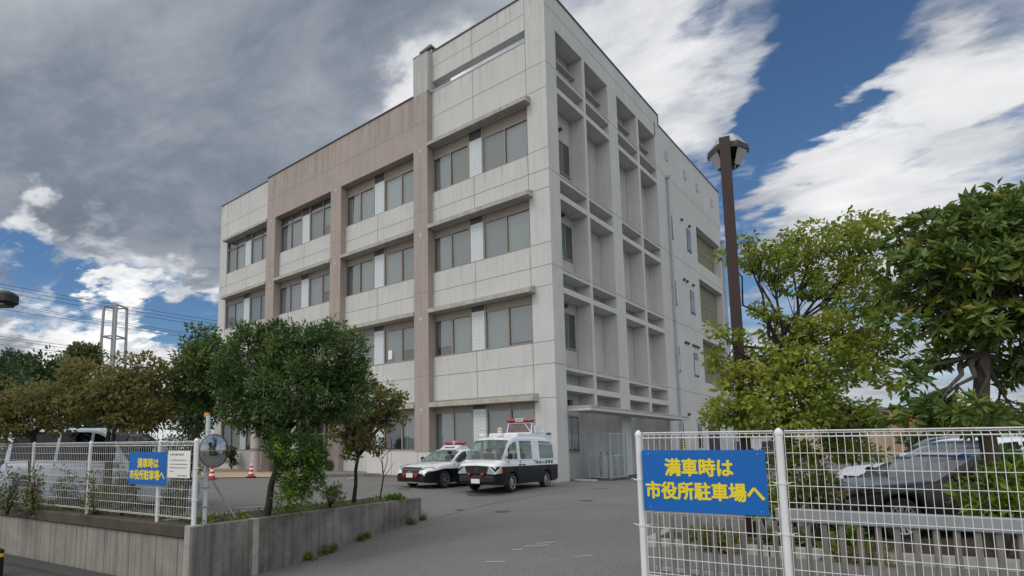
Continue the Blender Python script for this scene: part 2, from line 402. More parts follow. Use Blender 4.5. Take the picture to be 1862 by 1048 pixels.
YS = fr(-17.75, -3, .25) + fr(-2, 30, 1.0) + [40, 60, 90]
# the lot's front edge follows the street line
b = MB(); nx = len(XS)
def edge(x): return -17.42 + .183*(x-2.55) - (1.6*sm(2.6, 3.4, x) if x > 2.6 else 0)
vs = []
for j, y in enumerate(YS):
    for x in XS:
        t = (y-YS[0])/(-6-YS[0]); yy = y + (edge(x)-YS[0])*max(0, 1-t) if y < -6 else y
        if x < -20: yy = max(yy, y-4)
        vs.append((x, yy, hz(x, yy)))
b.add(vs, [(j*nx+i, j*nx+i+1, (j+1)*nx+i+1, (j+1)*nx+i) for j in range(len(YS)-1) for i in range(nx-1)])
tag(b.build('parking_lot', ASPH, smooth=True), kind='structure')
ROADM = surf('road_asphalt', (.055, .055, .056), .9, .12, .4, 0, None, .35, 90, speck=.3)
b = MB(); b.add([(-90, -34.5, -.985), (-90, -50, -.985), (60, -30, -.985), (60, -6.9, -.985), (2.55, -17.42, -.985)], [(0, 1, 2, 3, 4)])
tag(b.build('road', ROADM), kind='structure')
# footway kerb strip along the foot of the wall
b = MB(); uS = Vector((.9833, .18, 0)).normalized(); nS = Vector((-uS.y, uS.x, 0))
O = Vector((2.55, -17.47, 0))
def along(t, off, z): return O + uS*t + nS*off + Vector((0, 0, z))
def strip(b, t0, t1, o0, o1, z0, z1, mi=0):
    b.add([along(t, o, z) for t in (t0, t1) for o in (o0, o1) for z in (z0, z1)], [(0, 1, 3, 2), (4, 6, 7, 5), (0, 4, 5, 1), (2, 3, 7, 6), (0, 2, 6, 4), (1, 5, 7, 3)], mi)
strip(b, -40, -1.0, -.55, -.10, -1.1, -.93)
tag(b.build('gutter', ROADM), kind='structure')

def painted(name, poly, mat, z=.006):
    b = MB(); b.add([(x, y, hz(x, y)+z) for x, y in poly], [tuple(range(len(poly)))]); return tag(b.build(name, mat), kind='structure')
def line2(p, q, wd):
    p = Vector(p[:2]); q = Vector(q[:2]); d = (q-p).normalized(); n = Vector((-d.y, d.x))*wd/2
    return [tuple(p+n), tuple(p-n), tuple(q-n), tuple(q+n)]
# faded bay lines beside the kerb
b = MB()
def ground_line(b, p, q, wd, pieces=1, z=.006):
    p = Vector(p[:2]); q = Vector(q[:2])
    for i in range(pieces):
        a = p.lerp(q, i/pieces); c = p.lerp(q, (i+1)/pieces)
        b.add([(x, y, hz(x, y)+z) for x, y in line2(a, c, wd)], [(0, 1, 2, 3)])
for (x0, y0, x1, y1) in [(582, 874, 596, 874), (604, 872, 624, 870), (630, 871, 646, 868), (655, 868, 665, 866), (676, 867, 690, 864), (424, 925, 480, 921)]:
    ground_line(b, onz(x0, y0), onz(x1, y1), .16)
tag(b.build('white_bay_line', PAINTW), kind='structure')
b = MB()
ground_line(b, onz(687, 878), onz(735, 880.5), .22, 3); ground_line(b, onz(735, 880.5), onz(850, 886), .12, 4)
ground_line(b, onz(1023, 883), onz(1034, 883), .16)
tag(b.build('orange_bay_line', PAINTO), kind='structure')
b = MB()
for (x, y, L_, a) in [(975, 993, .45, .3), (992, 988, .35, .5), (1062, 1012, .3, .2), (900, 1022, .4, -.1), (940, 1000, .2, .3)]:
    P = ong(x, y); d = Vector((math.cos(a), math.sin(a)))*L_/2
    ground_line(b, (P.x-d.x, P.y-d.y), (P.x+d.x, P.y+d.y), .07)
tag(b.build('worn_stop_line', PAINTW), kind='structure')
# drain slot and asphalt seam in the drive
b = MB(); ground_line(b, ong(1078, 889), ong(1107, 889.5), .12)
tag(b.build('drain_cover', surf('dark_iron', (.03, .03, .03), .6, .1)), 'dark flat drain slot let into the asphalt near the gas enclosure', 'drain cover')
b = MB(); pa = [ong(800, 941), ong(850, 927), ong(905, 914), ong(960, 905), ong(1040, 893)]
for p_, q_ in zip(pa, pa[1:]): ground_line(b, p_, q_, .035, 4, .004)
tag(b.build('asphalt_seam', surf('tar_seam', (.068, .068, .068), .7, .1)), kind='structure')
PATCH = surf('asphalt_patch', (.112, .112, .11), .9, .12, .5, 0, (.07, .07, .07), .6, 26, speck=.85, dirt=.5)
def patch(name, corners, mat, z):
    b = MB(); n = 10; a, b_, c, d = [Vector(p) for p in corners]
    vs = [a.lerp(b_, i/n).lerp(d.lerp(c, i/n), j/n) for j in range(n+1) for i in range(n+1)]
    b.add([(v.x, v.y, hz(v.x, v.y)+z) for v in vs], [(j*(n+1)+i, j*(n+1)+i+1, (j+1)*(n+1)+i+1, (j+1)*(n+1)+i) for j in range(n) for i in range(n)])
    tag(b.build(name, mat), kind='structure')
patch('asphalt_patch', [(-9.5, -12.0, 0), (-5.0, -11.0, 0), (-5.2, -9.4, 0), (-9.8, -10.2, 0)], PATCH, .004)
OIL = surf('oil_stain', (.088, .088, .088), .7, .3, 6)
b = MB()
for ox, oy, orr in ((.45, -6.5, .38), (-2.3, -7.1, .32), (2.9, -8.6, .22), (-5.2, -7.9, .3), (1.6, -8.9, .16), (4.2, -6.1, .2)):
    k = [(ox+orr*(1+.25*math.sin(3*t+ox)+.12*math.sin(7*t))*math.cos(t), oy+.7*orr*(1+.2*math.cos(4*t))*math.sin(t)) for t in [i*math.pi/9 for i in range(18)]]
    b.add([(x, y, hz(x, y)+.007) for x, y in k], [tuple(range(18))])
tag(b.build('oil_stain', OIL), kind='structure')
b = MB()
for cr_ in ([(2.6, -9.2), (3.3, -8.4), (3.9, -8.2), (4.9, -7.0), (6.3, -6.6)], [(-4.5, -9.0), (-3.4, -8.3), (-2.9, -8.4), (-1.4, -7.6)]):
    for p_, q_ in zip(cr_, cr_[1:]): ground_line(b, p_, q_, .018, 3, .0075)
tag(b.build('asphalt_crack', surf('crack_dark', (.06, .06, .06), .9, .1)), kind='structure')
# beige forecourt before the entrance
b = MB(); b.add([(x, y, .035) for x, y in [(-34, -14), (-15.5, -8.9), (-12.0, -4.3), (-13.2, -2.6), (-15, .3), (-34, .3)]], [(0, 1, 2, 3, 4, 5)])
tag(b.build('entrance_paving', PAVE), kind='structure')
# planted island in front of the windows
b = MB(); poly = [(-13.2, -2.6), (-11.9, -3.9), (-11.0, -3.6), (-9.4, -1.1), (-9.4, -.05), (-15, -.05)]
n = len(poly); b.add([(x, y, z) for z in (0, .16) for x, y in poly], [tuple(range(n, 2*n))] + [(i, (i+1) % n, (i+1) % n+n, i+n) for i in range(n)])
tag(b.build('island_kerb', surf('kerb_concrete', (.20, .19, .175), .9, .2, 2)), kind='structure')
b = MB(); b.box(-9.35, -3.2, -1.75, -1.24, 0, .12)
tag(b.build('wall_footing', surf('kerb_concrete2', (.17, .165, .155), .9, .2, 2)), kind='structure')
# planting bed beside the drive on the right
b = MB()
k0, k1, k2 = ong(1183, 994), ong(1400, 1012), ong(1862, 1040)
s0, s1_, s2_ = ong(1222, 974), ong(1420, 975), ong(1862, 985)
bed = [k0, k1, k2, s2_, s1_, s0]
b.add([(p.x, p.y, hz(p.x, p.y)+.05) for p in bed], [(0, 1, 4, 5), (1, 2, 3, 4)])
tag(b.build('planting_bed', SOIL), kind='structure')
b = MB()
for p, q in ((k0, k1), (k1, k2), (k0, s0)):
    d = (q-p); d.z = 0; d.normalize(); nn = Vector((d.y, -d.x, 0))*.07
    b.add([(v.x+n_.x, v.y+n_.y, hz(v.x, v.y)+z) for v in (p, q) for n_ in (nn, -nn) for z in (-.2, .13)], [(0, 1, 3, 2), (4, 6, 7, 5), (0, 4, 5, 1), (2, 3, 7, 6), (0, 2, 6, 4), (1, 5, 7, 3)])
tag(b.build('bed_kerb', surf('pale_kerb', (.36, .36, .35), .9, .15, 3, dirt=.5)), kind='structure')

# ================================================================== BUILDING
H = thing('police_station', 'four storey pale grey concrete police station with tan pilasters and deep gridded side wall', 'building', (0, 0, 0))
XL, XR, DY = -28.9, -.76, 28.14
SILL = [1.31, 6.07, 10.52, 14.91]; HEAD = [3.50, 8.35, 12.85, 17.40]; FLO = [.70, 5.11, 9.53, 13.97]
BAYS = [(-6.86, -1.05), (-13.83, -7.84), (-20.80, -14.80), (-27.85, -21.80)]
def part(b, name, mat, parent=H, smooth=False, label=None):
    o = b.build(name, mat, parent, smooth)
    if label: o['label'] = label
    return o
core = MB(); core.box(XL+.01, XR, .36, DY-.01, 0, 20.25)
part(core, 'wall', WALLG)
# --- street front: white bands between the window rows
f = MB()
def jl(b, x0, x1, z, y=0.0): b.box(x0, x1, y-.002, y+.02, z-.013, z+.013, 1)
def jv(b, x, z0, z1, y=0.0): b.box(x-.012, x+.012, y-.0035, y+.02, z0, z1, 1)
f.box(-1.05, 0, 0, 1.0, 0, 22.93)                                    # corner pier
for z in FLO[1:] + [19.17, 17.9, 13.1, 8.6, 3.62] + [14.98, 10.56, 6.1]:
    jl(f, -1.05, 0, z)
jv(f, -1.05, 0, 22.9)
for bi, (x0, x1) in enumerate(BAYS):
    lev = [(0, SILL[0])] + [(HEAD[i], SILL[i+1]) for i in range(3)]
    if bi == 2: lev[0] = (3.5, SILL[1]); lev.pop(1)
    if bi == 3: lev[0] = (0, SILL[0])
    for z0, z1 in lev: f.box(x0, x1, 0, .35, z0, z1)
    for z in FLO[1:]: jl(f, x0, x1, z)
    xm = x0+.47*(x1-x0)
    for i in range(3): jv(f, xm, HEAD[i]+.25, SILL[i+1])
# top of bay nearest the corner and the screen wall with its slot
x0, x1 = BAYS[0]
f.box(x0, x1, 0, .35, 17.40, 20.66); f.box(x0, x1, 0, .45, 21.22, 22.93)
jl(f, x0, x1, 19.17); jl(f, x0, x1, 22.05); jv(f, x0+.47*(x1-x0), 17.8, 20.66); jv(f, x0+.47*(x1-x0), 21.22, 22.9)
f.box(x0, x1, -.03, .38, 20.60, 20.67)
# far bay top
x0, x1 = BAYS[3]
f.box(x0, x1, 0, .35, 17.40, 20.69); f.box(XL, x0, 0, .36, 0, 20.69)
jl(f, XL, x1, 19.0); jv(f, x0, 0, 20.6); jv(f, x0+.5*(x1-x0), 17.7, 20.6)
for z in FLO[1:]: jl(f, XL, x0, z)
# rain streaks below sills and canopies: stains with a shape of their own
SK = [0]
def streak(b, x, z, ln, wd, y, mi):
    SK[0] += 1; y -= .00012*(SK[0] % 29)
    b.add([(x-wd/2, y, z), (x+wd/2, y, z), (x+wd*.35, y, z-ln*.55), (x+wd*.08, y, z-ln), (x-wd*.08, y, z-ln*.97), (x-wd*.3, y, z-ln*.5)], [(5, 4, 3, 2, 1, 0)], mi)
for bi, (x0, x1) in enumerate(BAYS):
    for i in range(1, 4):
        for _ in range(9): streak(f, rnd.uniform(x0+.1, x1-.1), SILL[i]-.01, rnd.uniform(.25, 1.0), rnd.uniform(.02, .09), -.0015, 2+(_ % 2))
        streak(f, x1-.04, SILL[i]-.01, rnd.uniform(.8, 1.3), .11, -.0018, 2); streak(f, x0+.06, SILL[i]-.01, rnd.uniform(.8, 1.3), .10, -.0018, 2)
for _ in range(26): streak(f, rnd.uniform(-6.7, -1.2), rnd.choice((20.58, 22.92)), rnd.uniform(.4, 1.5), rnd.uniform(.03, .12), -.0016, 2+(_ % 2))
for _ in range(14): streak(f, rnd.uniform(-1.0, -.05), 22.92, rnd.uniform(.5, 2.2), rnd.uniform(.03, .10), -.0016, 2+(_ % 2))
for _ in range(22): streak(f, rnd.uniform(XL+.1, -22), 20.66, rnd.uniform(.4, 1.4), rnd.uniform(.03, .12), -.0016, 2+(_ % 2))
part(f, 'front_wall', [WALL, JOINT, surf('rain_streak', (.46, .465, .455), .85, .1), surf('faint_streak', (.50, .505, .50), .85, .1)])
# roof edge flashings
g = MB(); g.box(XL-.05, -21.8, -.05, .4, 20.69, 20.75); g.box(-21.85, -7.84, -.46, .4, 20.56, 20.62)
g.box(-6.8, .05, -.05, .47, 22.93, 22.99); g.box(-.4, .05, .47, 14.6, 22.93, 22.99); g.box(-.4, .05, 14.6, DY+.04, 22.25, 22.31); g.box(-.42, .045, 14.55, 14.62, 22.3, 22.94)
part(g, 'roof_flashing', surf('dark_flashing', (.10, .095, .10), .6, .1))
# --- tan pilasters and top frame
PIL = [(-7.84, -6.86), (-14.80, -13.83), (-21.80, -20.80)]
for i, (x0, x1) in enumerate(PIL):
    p_ = MB(); p_.box(x0, x1, -.40, .36, 0 if i else 0, 17.40)
    for z in FLO[1:]: p_.box(x0-.002, x1+.002, -.402, -.3, z-.013, z+.013, 1)
    xc = (x0+x1)/2
    p_.box(xc-.008, xc+.008, -.402, -.38, .2, 17.4, 1)
    for z in (17.3, 12.65, 8.1, 3.4):
        p_.add([(xc+r*math.cos(a), -.412, z+r*1.9*math.sin(a)) for k in range(8) for a, r in [(k*math.pi/4, .16 if k % 2 == 0 else .03)]], [tuple(range(8))], 2)
    part(p_, 'pilaster', [TAN, surf('tan_joint', (.23, .19, .175), .8, 0), surf('pale_tie_mark', (.55, .54, .53), .7, 0)])
t_ = MB(); t_.box(-21.80, -6.86, -.40, .35, 17.40, 20.56)
t_.box(-21.802, -6.858, -.402, -.3, 18.87, 18.896, 1)
for _ in range(70): streak(t_, rnd.uniform(-21.7, -7), 20.54, rnd.uniform(.4, 2.4), rnd.uniform(.03, .14), -.4028, 2)
part(t_, 'top_frame', [TAN, MATS['tan_joint'], surf('tan_streak', (.315, .265, .245), .8, .1)])
# stair tower stub above the last pilaster with its flue
t_ = MB(); t_.box(-7.84, -6.80, -.40, 1.6, 20.56, 22.82); t_.box(-7.845, -6.795, -.41, 1.605, 22.82, 22.87, 1)
part(t_, 'tower', [WALLG, MATS['dark_flashing']])
t_ = MB(); t_.box(-7.62, -6.98, .15, .75, 22.87, 23.35); t_.lathe([(.0, 23.95), (.62, 23.42), (.62, 23.33), (0, 23.33)], 4, 1, Matrix.Translation((-7.3, .45, 0)) @ Matrix.Rotation(math.pi/4, 4, 'Z'))
part(t_, 'flue', [CREAM, MATS['dark_flashing']])
# --- sunshade canopies
for bi, (x0, x1) in enumerate(BAYS):
    for i in range(4):
        if bi in (1, 2) and i == 3: continue
        if bi == 2 and i == 0: continue
        b = MB(); a0 = x0 + (.02 if bi else .0); a1 = x1 + (.20 if bi == 0 else -.01)
        if bi == 0: a0 = x0+.02-.0
        hb = HEAD[i]
        pr = [(-.46, hb), (0, hb), (0, hb+.34), (-.40, hb+.22), (-.46, hb+.17)]
        b.add([(x, y, z) for x in (a0, a1) for y, z in pr], [(0, 1, 2, 3, 4), (9, 8, 7, 6, 5)] + [(k, k+5, (k+1) % 5+5, (k+1) % 5) for k in range(5)])
        k = a0+.12
        while k < a1-.05:                                                # ribs on the sloping top
            b.add([(k+dx, y, z+.018) for dx in (0, .07) for y, z in ((0, hb+.34), (-.40, hb+.22), (-.45, hb+.17))], [(0, 1, 4, 3), (1, 2, 5, 4)], 1); k += .16
        part(b, 'canopy', [CANOPY, surf('canopy_rib', (.30, .29, .25), .9, .2)])
# --- window rows
def blindmat(name, c, stripe):
    if name in MATS: return MATS[name]
    m = surf(name, c, .6, .06, .8); t = m.node_tree; bs = t.nodes['Principled BSDF']
    if stripe:
        src = bs.inputs['Base Color'].links[0].from_socket
        wv = t.nodes.new('ShaderNodeTexWave'); wv.bands_direction = stripe; wv.inputs['Scale'].default_value = 3.4 if stripe == 'Z' else 1.6; wv.inputs['Distortion'].default_value = .4 if stripe == 'Z' else 4.0
        tcn = t.nodes.new('ShaderNodeTexCoord'); t.links.new(tcn.outputs['Object'], wv.inputs[0])
        mx = t.nodes.new('ShaderNodeMix'); mx.data_type = 'RGBA'; mx.blend_type = 'MULTIPLY'; mx.inputs[0].default_value = .5
        t.links.new(src, mx.inputs[6]); t.links.new(wv.outputs[0], mx.inputs[7]); t.links.new(mx.outputs[2], bs.inputs['Base Color'])
    return m
BLD = {'b': blindmat('venetian_blind', (.46, .50, .48), 'Z'), 'g': blindmat('grey_blind', (.33, .36, .36), 'Z'), 'p': blindmat('plain_shade', (.32, .34, .34), None),
       'c': blindmat('curtain', (.46, .48, .47), 'X'), 'd': DARK, 'l': blindmat('pale_shade', (.46, .50, .49), None), 'k': blindmat('dim_shade', (.19, .205, .205), None)}
PATT = {(0, 3): 'pkkp', (0, 2): 'bggb', (0, 1): 'gbbg', (0, 0): 'pkkp', (1, 3): 'cclp', (1, 2): 'gbbg', (1, 1): 'lgbg', (1, 0): 'pddc',
        (2, 3): 'ppkg', (2, 2): 'pbbg', (2, 1): 'pbbg', (3, 3): 'glcc', (3, 2): 'glgk', (3, 1): 'glgk', (3, 0): 'kkkk'}
def window_row(x0, x1, sill, head, pat, tr, par=H):
    W = x1-x0; yf = .10
    gt = min(sill+1.87, head-.25); X = lambda t: x0+W*t
    o = MB(); fw = .055
    o.box(x0, x1, yf-.02, yf+.12, sill, sill+.09)                               # sill rail
    o.box(x0, x1, yf-.055, yf-.02, sill, sill+.035)
    for t in (.403, .55): o.box(X(t)-.05, X(t)+.05, yf-.02, yf+.12, sill+.09, head)
    o.box(x0, x0+.05, yf-.01, yf+.12, sill+.09, head); o.box(x1-.05, x1, yf-.01, yf+.12, sill+.09, head)
    for a, c in ((.0086, .3945), (.5585, .9914)):
        o.box(X(a), X(c), yf-.01, yf+.10, gt, gt+.08)
        o.box(X((a+c)/2)-.05, X((a+c)/2)+.03, yf+.0, yf+.08, sill+.09, gt)
        if tr: o.box(X((a+c)/2)-.03, X((a+c)/2)+.03, yf+.0, yf+.08, gt+.08, head)
    win = o.build('window', BRONZE, par)
    gs = []; bl = [MB() for _ in range(4)]; p = MB()
    k = 0
    for a, c in ((.0086, .3945), (.5585, .9914)):
        m_ = (a+c)/2
        for q0, q1 in ((a, m_), (m_, c)):
            yo = .055 if k % 2 else .03
            g = MB(); gs.append(g); j1, j2 = rnd.uniform(-.012, .012), rnd.uniform(-.012, .012); g.add([(X(q0), yf+yo+j1, sill+.09), (X(q1), yf+yo-j1, sill+.09), (X(q1), yf+yo-j2, gt), (X(q0), yf+yo+j2, gt)], [(0, 1, 2), (0, 2, 3)])
            lo_ = sill if pat[k] in 'pkdcl' or rnd.random() < .45 else sill + rnd.choice((.25, .5, .9))*rnd.uniform(.7, 1.1)
            bl[k].add([(X(q0)+.02, yf+.15, lo_), (X(q1)-.02, yf+.15, lo_), (X(q1)-.02, yf+.15, head), (X(q0)+.02, yf+.15, head)], [(0, 1, 2, 3)])
            if k == 0: dk = MB()
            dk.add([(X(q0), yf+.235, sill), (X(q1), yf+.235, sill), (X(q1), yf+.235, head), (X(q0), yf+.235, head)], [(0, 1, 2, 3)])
            k += 1
        if tr == 0: p.box(X(a), X(c), yf+.03, yf+.09, gt+.08, head)
        elif tr == 2: p.box(X(a), X(c), yf+.03, yf+.09, gt+.08, head)
        else:
            for q0, q1 in ((a, c),):
                g = MB(); gs.append(g); g.add([(X(q0), yf+.04, gt+.08), (X(q1), yf+.04, gt+.08), (X(q1), yf+.04, head), (X(q0), yf+.04, head)], [(0, 1, 2, 3)])
    for g in gs: g.build('pane', GLASS, win)
    for q, ch in zip(bl, pat): q.build('blind', BLD[ch], win)
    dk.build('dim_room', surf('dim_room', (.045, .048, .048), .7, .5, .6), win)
    if p.v: p.build('transom_panel', TRANSOM, win)
    gb = MB(); xa, xb = X(.403)+.05, X(.55)-.05
    gb.box(xa, xb, yf+.0, yf+.06, sill+.09, gt+.12)
    for i in range(1, 5): gb.box(xa+(xb-xa)*i/5-.006, xa+(xb-xa)*i/5+.006, yf-.003, yf+.02, sill+.09, gt+.12, 1)
    n = 11
    for i in range(1, n): gb.box(xa, xb, yf-.002, yf+.02, sill+.09+(gt-sill)*i/n-.006, sill+.09+(gt-sill)*i/n+.006, 1)
    gb.build('glass_block_panel', [GBLOCK, GRID], win)
    if head-gt > .3:
        d = MB(); d.box(xa, xb, yf+.02, yf+.08, gt+.12, head); d.build('louvre', DARKP, win)
    return win
for bi, (x0, x1) in enumerate(BAYS):
    for i in range(4):
        if bi == 2 and i == 0: continue
        h = HEAD[i]
        tr = 1 if (bi in (2, 3) and i == 3) else (2 if i == 0 else 0)
        window_row(x0, x1, SILL[i], h, PATT[(bi, i)], tr)
# white notice in one second-floor pane
b = MB(); P = at(711, 646, 30); b.add([(-10.25, .118, 6.35), (-9.95, .118, 6.35), (-9.95, .118, 6.85), (-10.25, .118, 6.85)], [(0, 1, 2, 3)])
part(b, 'window_notice', PLATE)
# --- entrance in the third bay: glazed screen, porch slab and round columns
e_ = MB(); x0, x1 = BAYS[2]
for i in range(8):
    x = x0+(x1-x0)*i/7; e_.box(x-.05, x+.05, .02, .14, .1, 3.4)
for z in (.1, 1.0, 2.3, 3.35): e_.box(x0, x1, .04, .12, z, z+.07)
en = part(e_, 'entrance', surf('silver_frame', (.45, .46, .46), .4, .05))
e_ = MB(); e_.add([(x0, .09, .1), (x1, .09, .1), (x1, .09, 3.4), (x0, .09, 3.4)], [(0, 1, 2, 3)]); e_.build('pane', GLASS, en)
e_ = MB(); e_.add([(x0, .34, .1), (x1, .34, .1), (x1, .34, 3.4), (x0, .34, 3.4)], [(0, 1, 2, 3)]); e_.build('lobby', surf('lobby', (.06, .07, .065), .5, .6, 1.2), en)
e_ = MB(); e_.box(-21.9, -14.2, -3.2, -.40, 3.55, 4.15); part(e_, 'porch_roof', WALL)
for cx in (-19.4, -15.2):
    e_ = MB(); e_.lathe([(.30, 0), (.30, 1.25)], 24, 0, Matrix.Translation((cx, -2.4, 0.03))); e_.lathe([(.302, 1.25), (.302, 1.45)], 24, 1, Matrix.Translation((cx, -2.4, 0.03))); e_.lathe([(.30, 1.45), (.30, 3.52)], 24, 0, Matrix.Translation((cx, -2.4, .03)))
    part(e_, 'column', [surf('pale_column', (.50, .46, .46), .6, .05), surf('column_band', (.28, .24, .23), .6, 0)], smooth=True)

# --- side wall: projecting grid
s = MB()
YO = [(1.0, 3.76), (4.02, 6.80), (8.00, 10.82), (11.11, 13.88)]
ZT = 21.22
s.box(XR, 0, .0+1.0, 14.0, ZT, 22.93)                                    # head band
s.box(XR, 0, 6.80, 8.00, 0, ZT); s.box(XR, 0, 13.88, 15.0, 0, 22.25); s.box(-.4, 0, 14.0, 14.55, 22.25, 22.93)
s.box(-.4, 0, 15.0, DY, 20.25, 22.25)
s.box(XR, 0, 15.0, 21.55, 0, 20.25); s.box(XR, 0, 27.5, DY, 0, 20.25)
for z0, z1 in ((0, 6.02), (9.17, 10.40), (13.56, 14.80), (17.50, 20.25)): s.box(XR, 0, 21.55, 27.5, z0, z1)
for z in FLO[1:] + [19.17]:
    for a, c in ((.02, 1.0), (6.8, 8.0), (13.88, 21.4)): s.box(-.02, .002, a, c, z-.013, z+.013, 1)
    if z < 19: s.box(-.02, .002, 21.55, DY, z-.013, z+.013, 1)
    else: s.box(-.02, .002, 21.4, DY, z-.013, z+.013, 1)
s.box(-.02, .002, .02, 14.5, 22.05, 22.076, 1)
part(s, 'side_wall', [WALL, JOINT])
# roof parapet behind: solid back of the stair head
s = MB(); s.box(-1.05, XR, 1.0, 14.2, 20.25, 22.7); part(s, 'parapet_back', WALLG)
for z in FLO[1:] + [19.17]:
    for y0, y1 in YO:
        fy = (y0, y1)
        b = MB(); b.box(-.75, 0, y0, y1, z-.21, z-.0); b.box(-.75, .02, y0, y1, z-.06, z+.02, 1)
        b.box(-.75, -.001, y0, y1, z-1.12, z-.86)
        part(b, 'grid_beam', [WALL, CANOPY])
for (y0, y1) in ((3.76, 4.02), (10.82, 11.11)):
    b = MB(); b.box(-.75, .004, y0, y1, 3.26, ZT); part(b, 'grid_fin', WALL)
# recess windows, vents
def side_window(y0, y1, z0, z1, x, dark=.5):
    o = MB(); t = .05
    o.box(x-.02, x+.03, y0, y0+t, z0, z1); o.box(x-.02, x+.03, y1-t, y1, z0, z1); o.box(x-.02, x+.03, y0+t, y1-t, z1-t, z1); o.box(x-.02, x+.06, y0-.03, y1+.03, z0-.06, z0)
    if dark < 1:
        ym = y0+(y1-y0)*dark; o.box(x-.02, x+.028, ym-.03, ym+.03, z0, z1-t)
    wn = o.build('window', BRONZE, H)
    g = MB(); g.add([(x+.012, y0+t, z0), (x+.012, y1-t, z0), (x+.012, y1-t, z1-t), (x+.012, y0+t, z1-t)], [(0, 1, 2, 3)]); g.build('pane', GLASS, wn)
    return wn
for z0, z1 in ((14.95, 16.6), (10.62, 12.35), (6.2, 7.9), (1.3, 2.95)):
    wn = side_window(1.9, 3.52, z0, z1, XR, .55)
    b = MB(); b.add([(XR+.004, 1.95, z0), (XR+.004, 2.8, z0), (XR+.004, 2.8, z1), (XR+.004, 1.95, z1)], [(0, 1, 2, 3)]); b.build('curtain', surf('blue_curtain', (.17, .23, .25), .7, .1), wn)
    b = MB(); b.add([(XR+.003, 2.8, z0), (XR+.003, 3.47, z0), (XR+.003, 3.47, z1), (XR+.003, 2.8, z1)], [(0, 1, 2, 3)]); b.build('insect_screen', surf('dark_screen', (.05, .05, .052), .7, .3, 30), wn)
def vent(y, z, x):
    b = MB(); M = Matrix.Translation((x, y, z)) @ Matrix.Rotation(math.pi/2, 4, 'Y')
    b.lathe([(0, .17), (.06, .16), (.10, .10), (.10, 0)], 12, 0, M)
    part(b, 'vent_hood', DARKP, smooth=True)
for z in (17.15, 12.72, 8.2): vent(2.55, z, XR)
for y, z in ((18.2, 16.95), (19.8, 16.95), (18.0, 12.7), (18.6, 12.7), (19.9, 12.7), (17.6, 8.35), (18.1, 8.35), (19.2, 8.35), (19.7, 8.35), (20.2, 8.35), (17.4, 3.6)): vent(y, z, 0)
for y, z in ((1.55, 3.55), (2.2, 3.55), (5.0, 3.45)): 
    b = MB(); b.box(XR, XR+.3, y, y+.25, z-.12, z+.12); part(b, 'wall_unit', DARKP)
for y0 in (15.66, 19.38, 22.15, 25.8):                                   # little square lights under the eaves
    wn = MB(); wn.box(-.01, .02, y0, y0+.52, 20.36, 20.96)
    q = part(wn, 'square_light', surf('square_light_frame', (.20, .21, .22), .6, 0)); b = MB(); b.box(.0, .024, y0+.05, y0+.47, 20.41, 20.91); b.build('pane', surf('frosted_pane', (.45, .48, .50), .2, .02), q)
def slit(y0, y1, z0, z1, m, par=H):
    o = MB(); o.box(-.01, .025, y0, y1, z0, z1); o.box(-.01, .05, y0-.03, y1+.05, z0-.06, z0)
    wn = part(o, 'window', surf('slit_frame', (.08, .08, .08), .5, .05))
    b = MB(); b.box(.0, .029, y0+.06, y1-.06, z0+.05, z1-.5); b.build('pane', m, wn); b = MB(); b.box(.0, .029, y0+.06, y1-.06, z1-.45, z1-.05); b.build('pane', surf('grey_pane', (.14, .16, .17), .15, .05), wn)
PBL = surf('blue_pane', (.17, .22, .25), .12, .1, 1); PDK = surf('dark_pane', (.035, .035, .04), .15, .1); PLT = surf('pale_pane', (.42, .46, .44), .2, .1)
for z, m1, m2 in ((15.12, PDK, PBL), (10.70, PDK, PBL), (6.33, PLT, PLT), (1.5, PDK, PDK)):
    slit(15.85, 16.35, z, z+1.56, m1); slit(19.25, 20.1, z, z+1.56, m2)
slit(24.2, 24.9, 3.7, 5.1, PDK)
d_ = MB(); d_.box(-.01, .03, 21.6, 24.4, .05, 3.0); part(d_, 'service_door', surf('dark_door', (.035, .035, .04), .5, .1))
# louvred recesses
LOUV = surf('louvre_panel', (.20, .19, .135), .6, .15, 1.5, .3)
for z0, z1 in ((6.02, 9.17), (10.40, 13.56), (14.80, 17.50)):
    b = MB(); b.box(-.75, -.46, 21.55, 27.5, z0, z1)
    for i in range(1, 12):
        y = 21.55+5.95*i/12; b.box(-.46, -.43, y-.03, y+.03, z0, z1, 1)
    b.box(-.46, -.425, 21.55, 27.5, z0+(z1-z0)*.52-.03, z0+(z1-z0)*.52+.03, 1)
    part(b, 'louvre_screen', [LOUV, surf('louvre_rib', (.30, .29, .22), .6, .1)])
# downpipes
def pipe(y, z0, z1, x=.14, r=.07):
    b = MB(); b.tube([(x, y, z0), (x, y, z1)], r, 10)
    z = z0+.6
    while z < z1: b.box(0, x+r+.012, y-.05, y+.05, z-.03, z+.03, 1); z += 2.2
    b.box(x-.12, x+.12, y-.12, y+.12, z1-.05, z1+.12, 1)
    part(b, 'downpipe', [surf('pipe_blue_grey', (.36, .41, .46), .5, .1, 2, .2), STEEL], smooth=True)
pipe(15.55, .1, 19.0); pipe(27.95, .1, 18.0)
b = MB()
for i in range(6): b.tube([(.14, 15.55, 1.0+i*.16), (.14, 15.55, 1.08+i*.16)], .085, 10, 0); b.tube([(.14, 15.55, 1.08+i*.16), (.14, 15.55, 1.16+i*.16)], .085, 10, 1)
part(b, 'pipe_guard', [surf('hazard_yellow', (.75, .52, .03), .6, 0), BLACK])
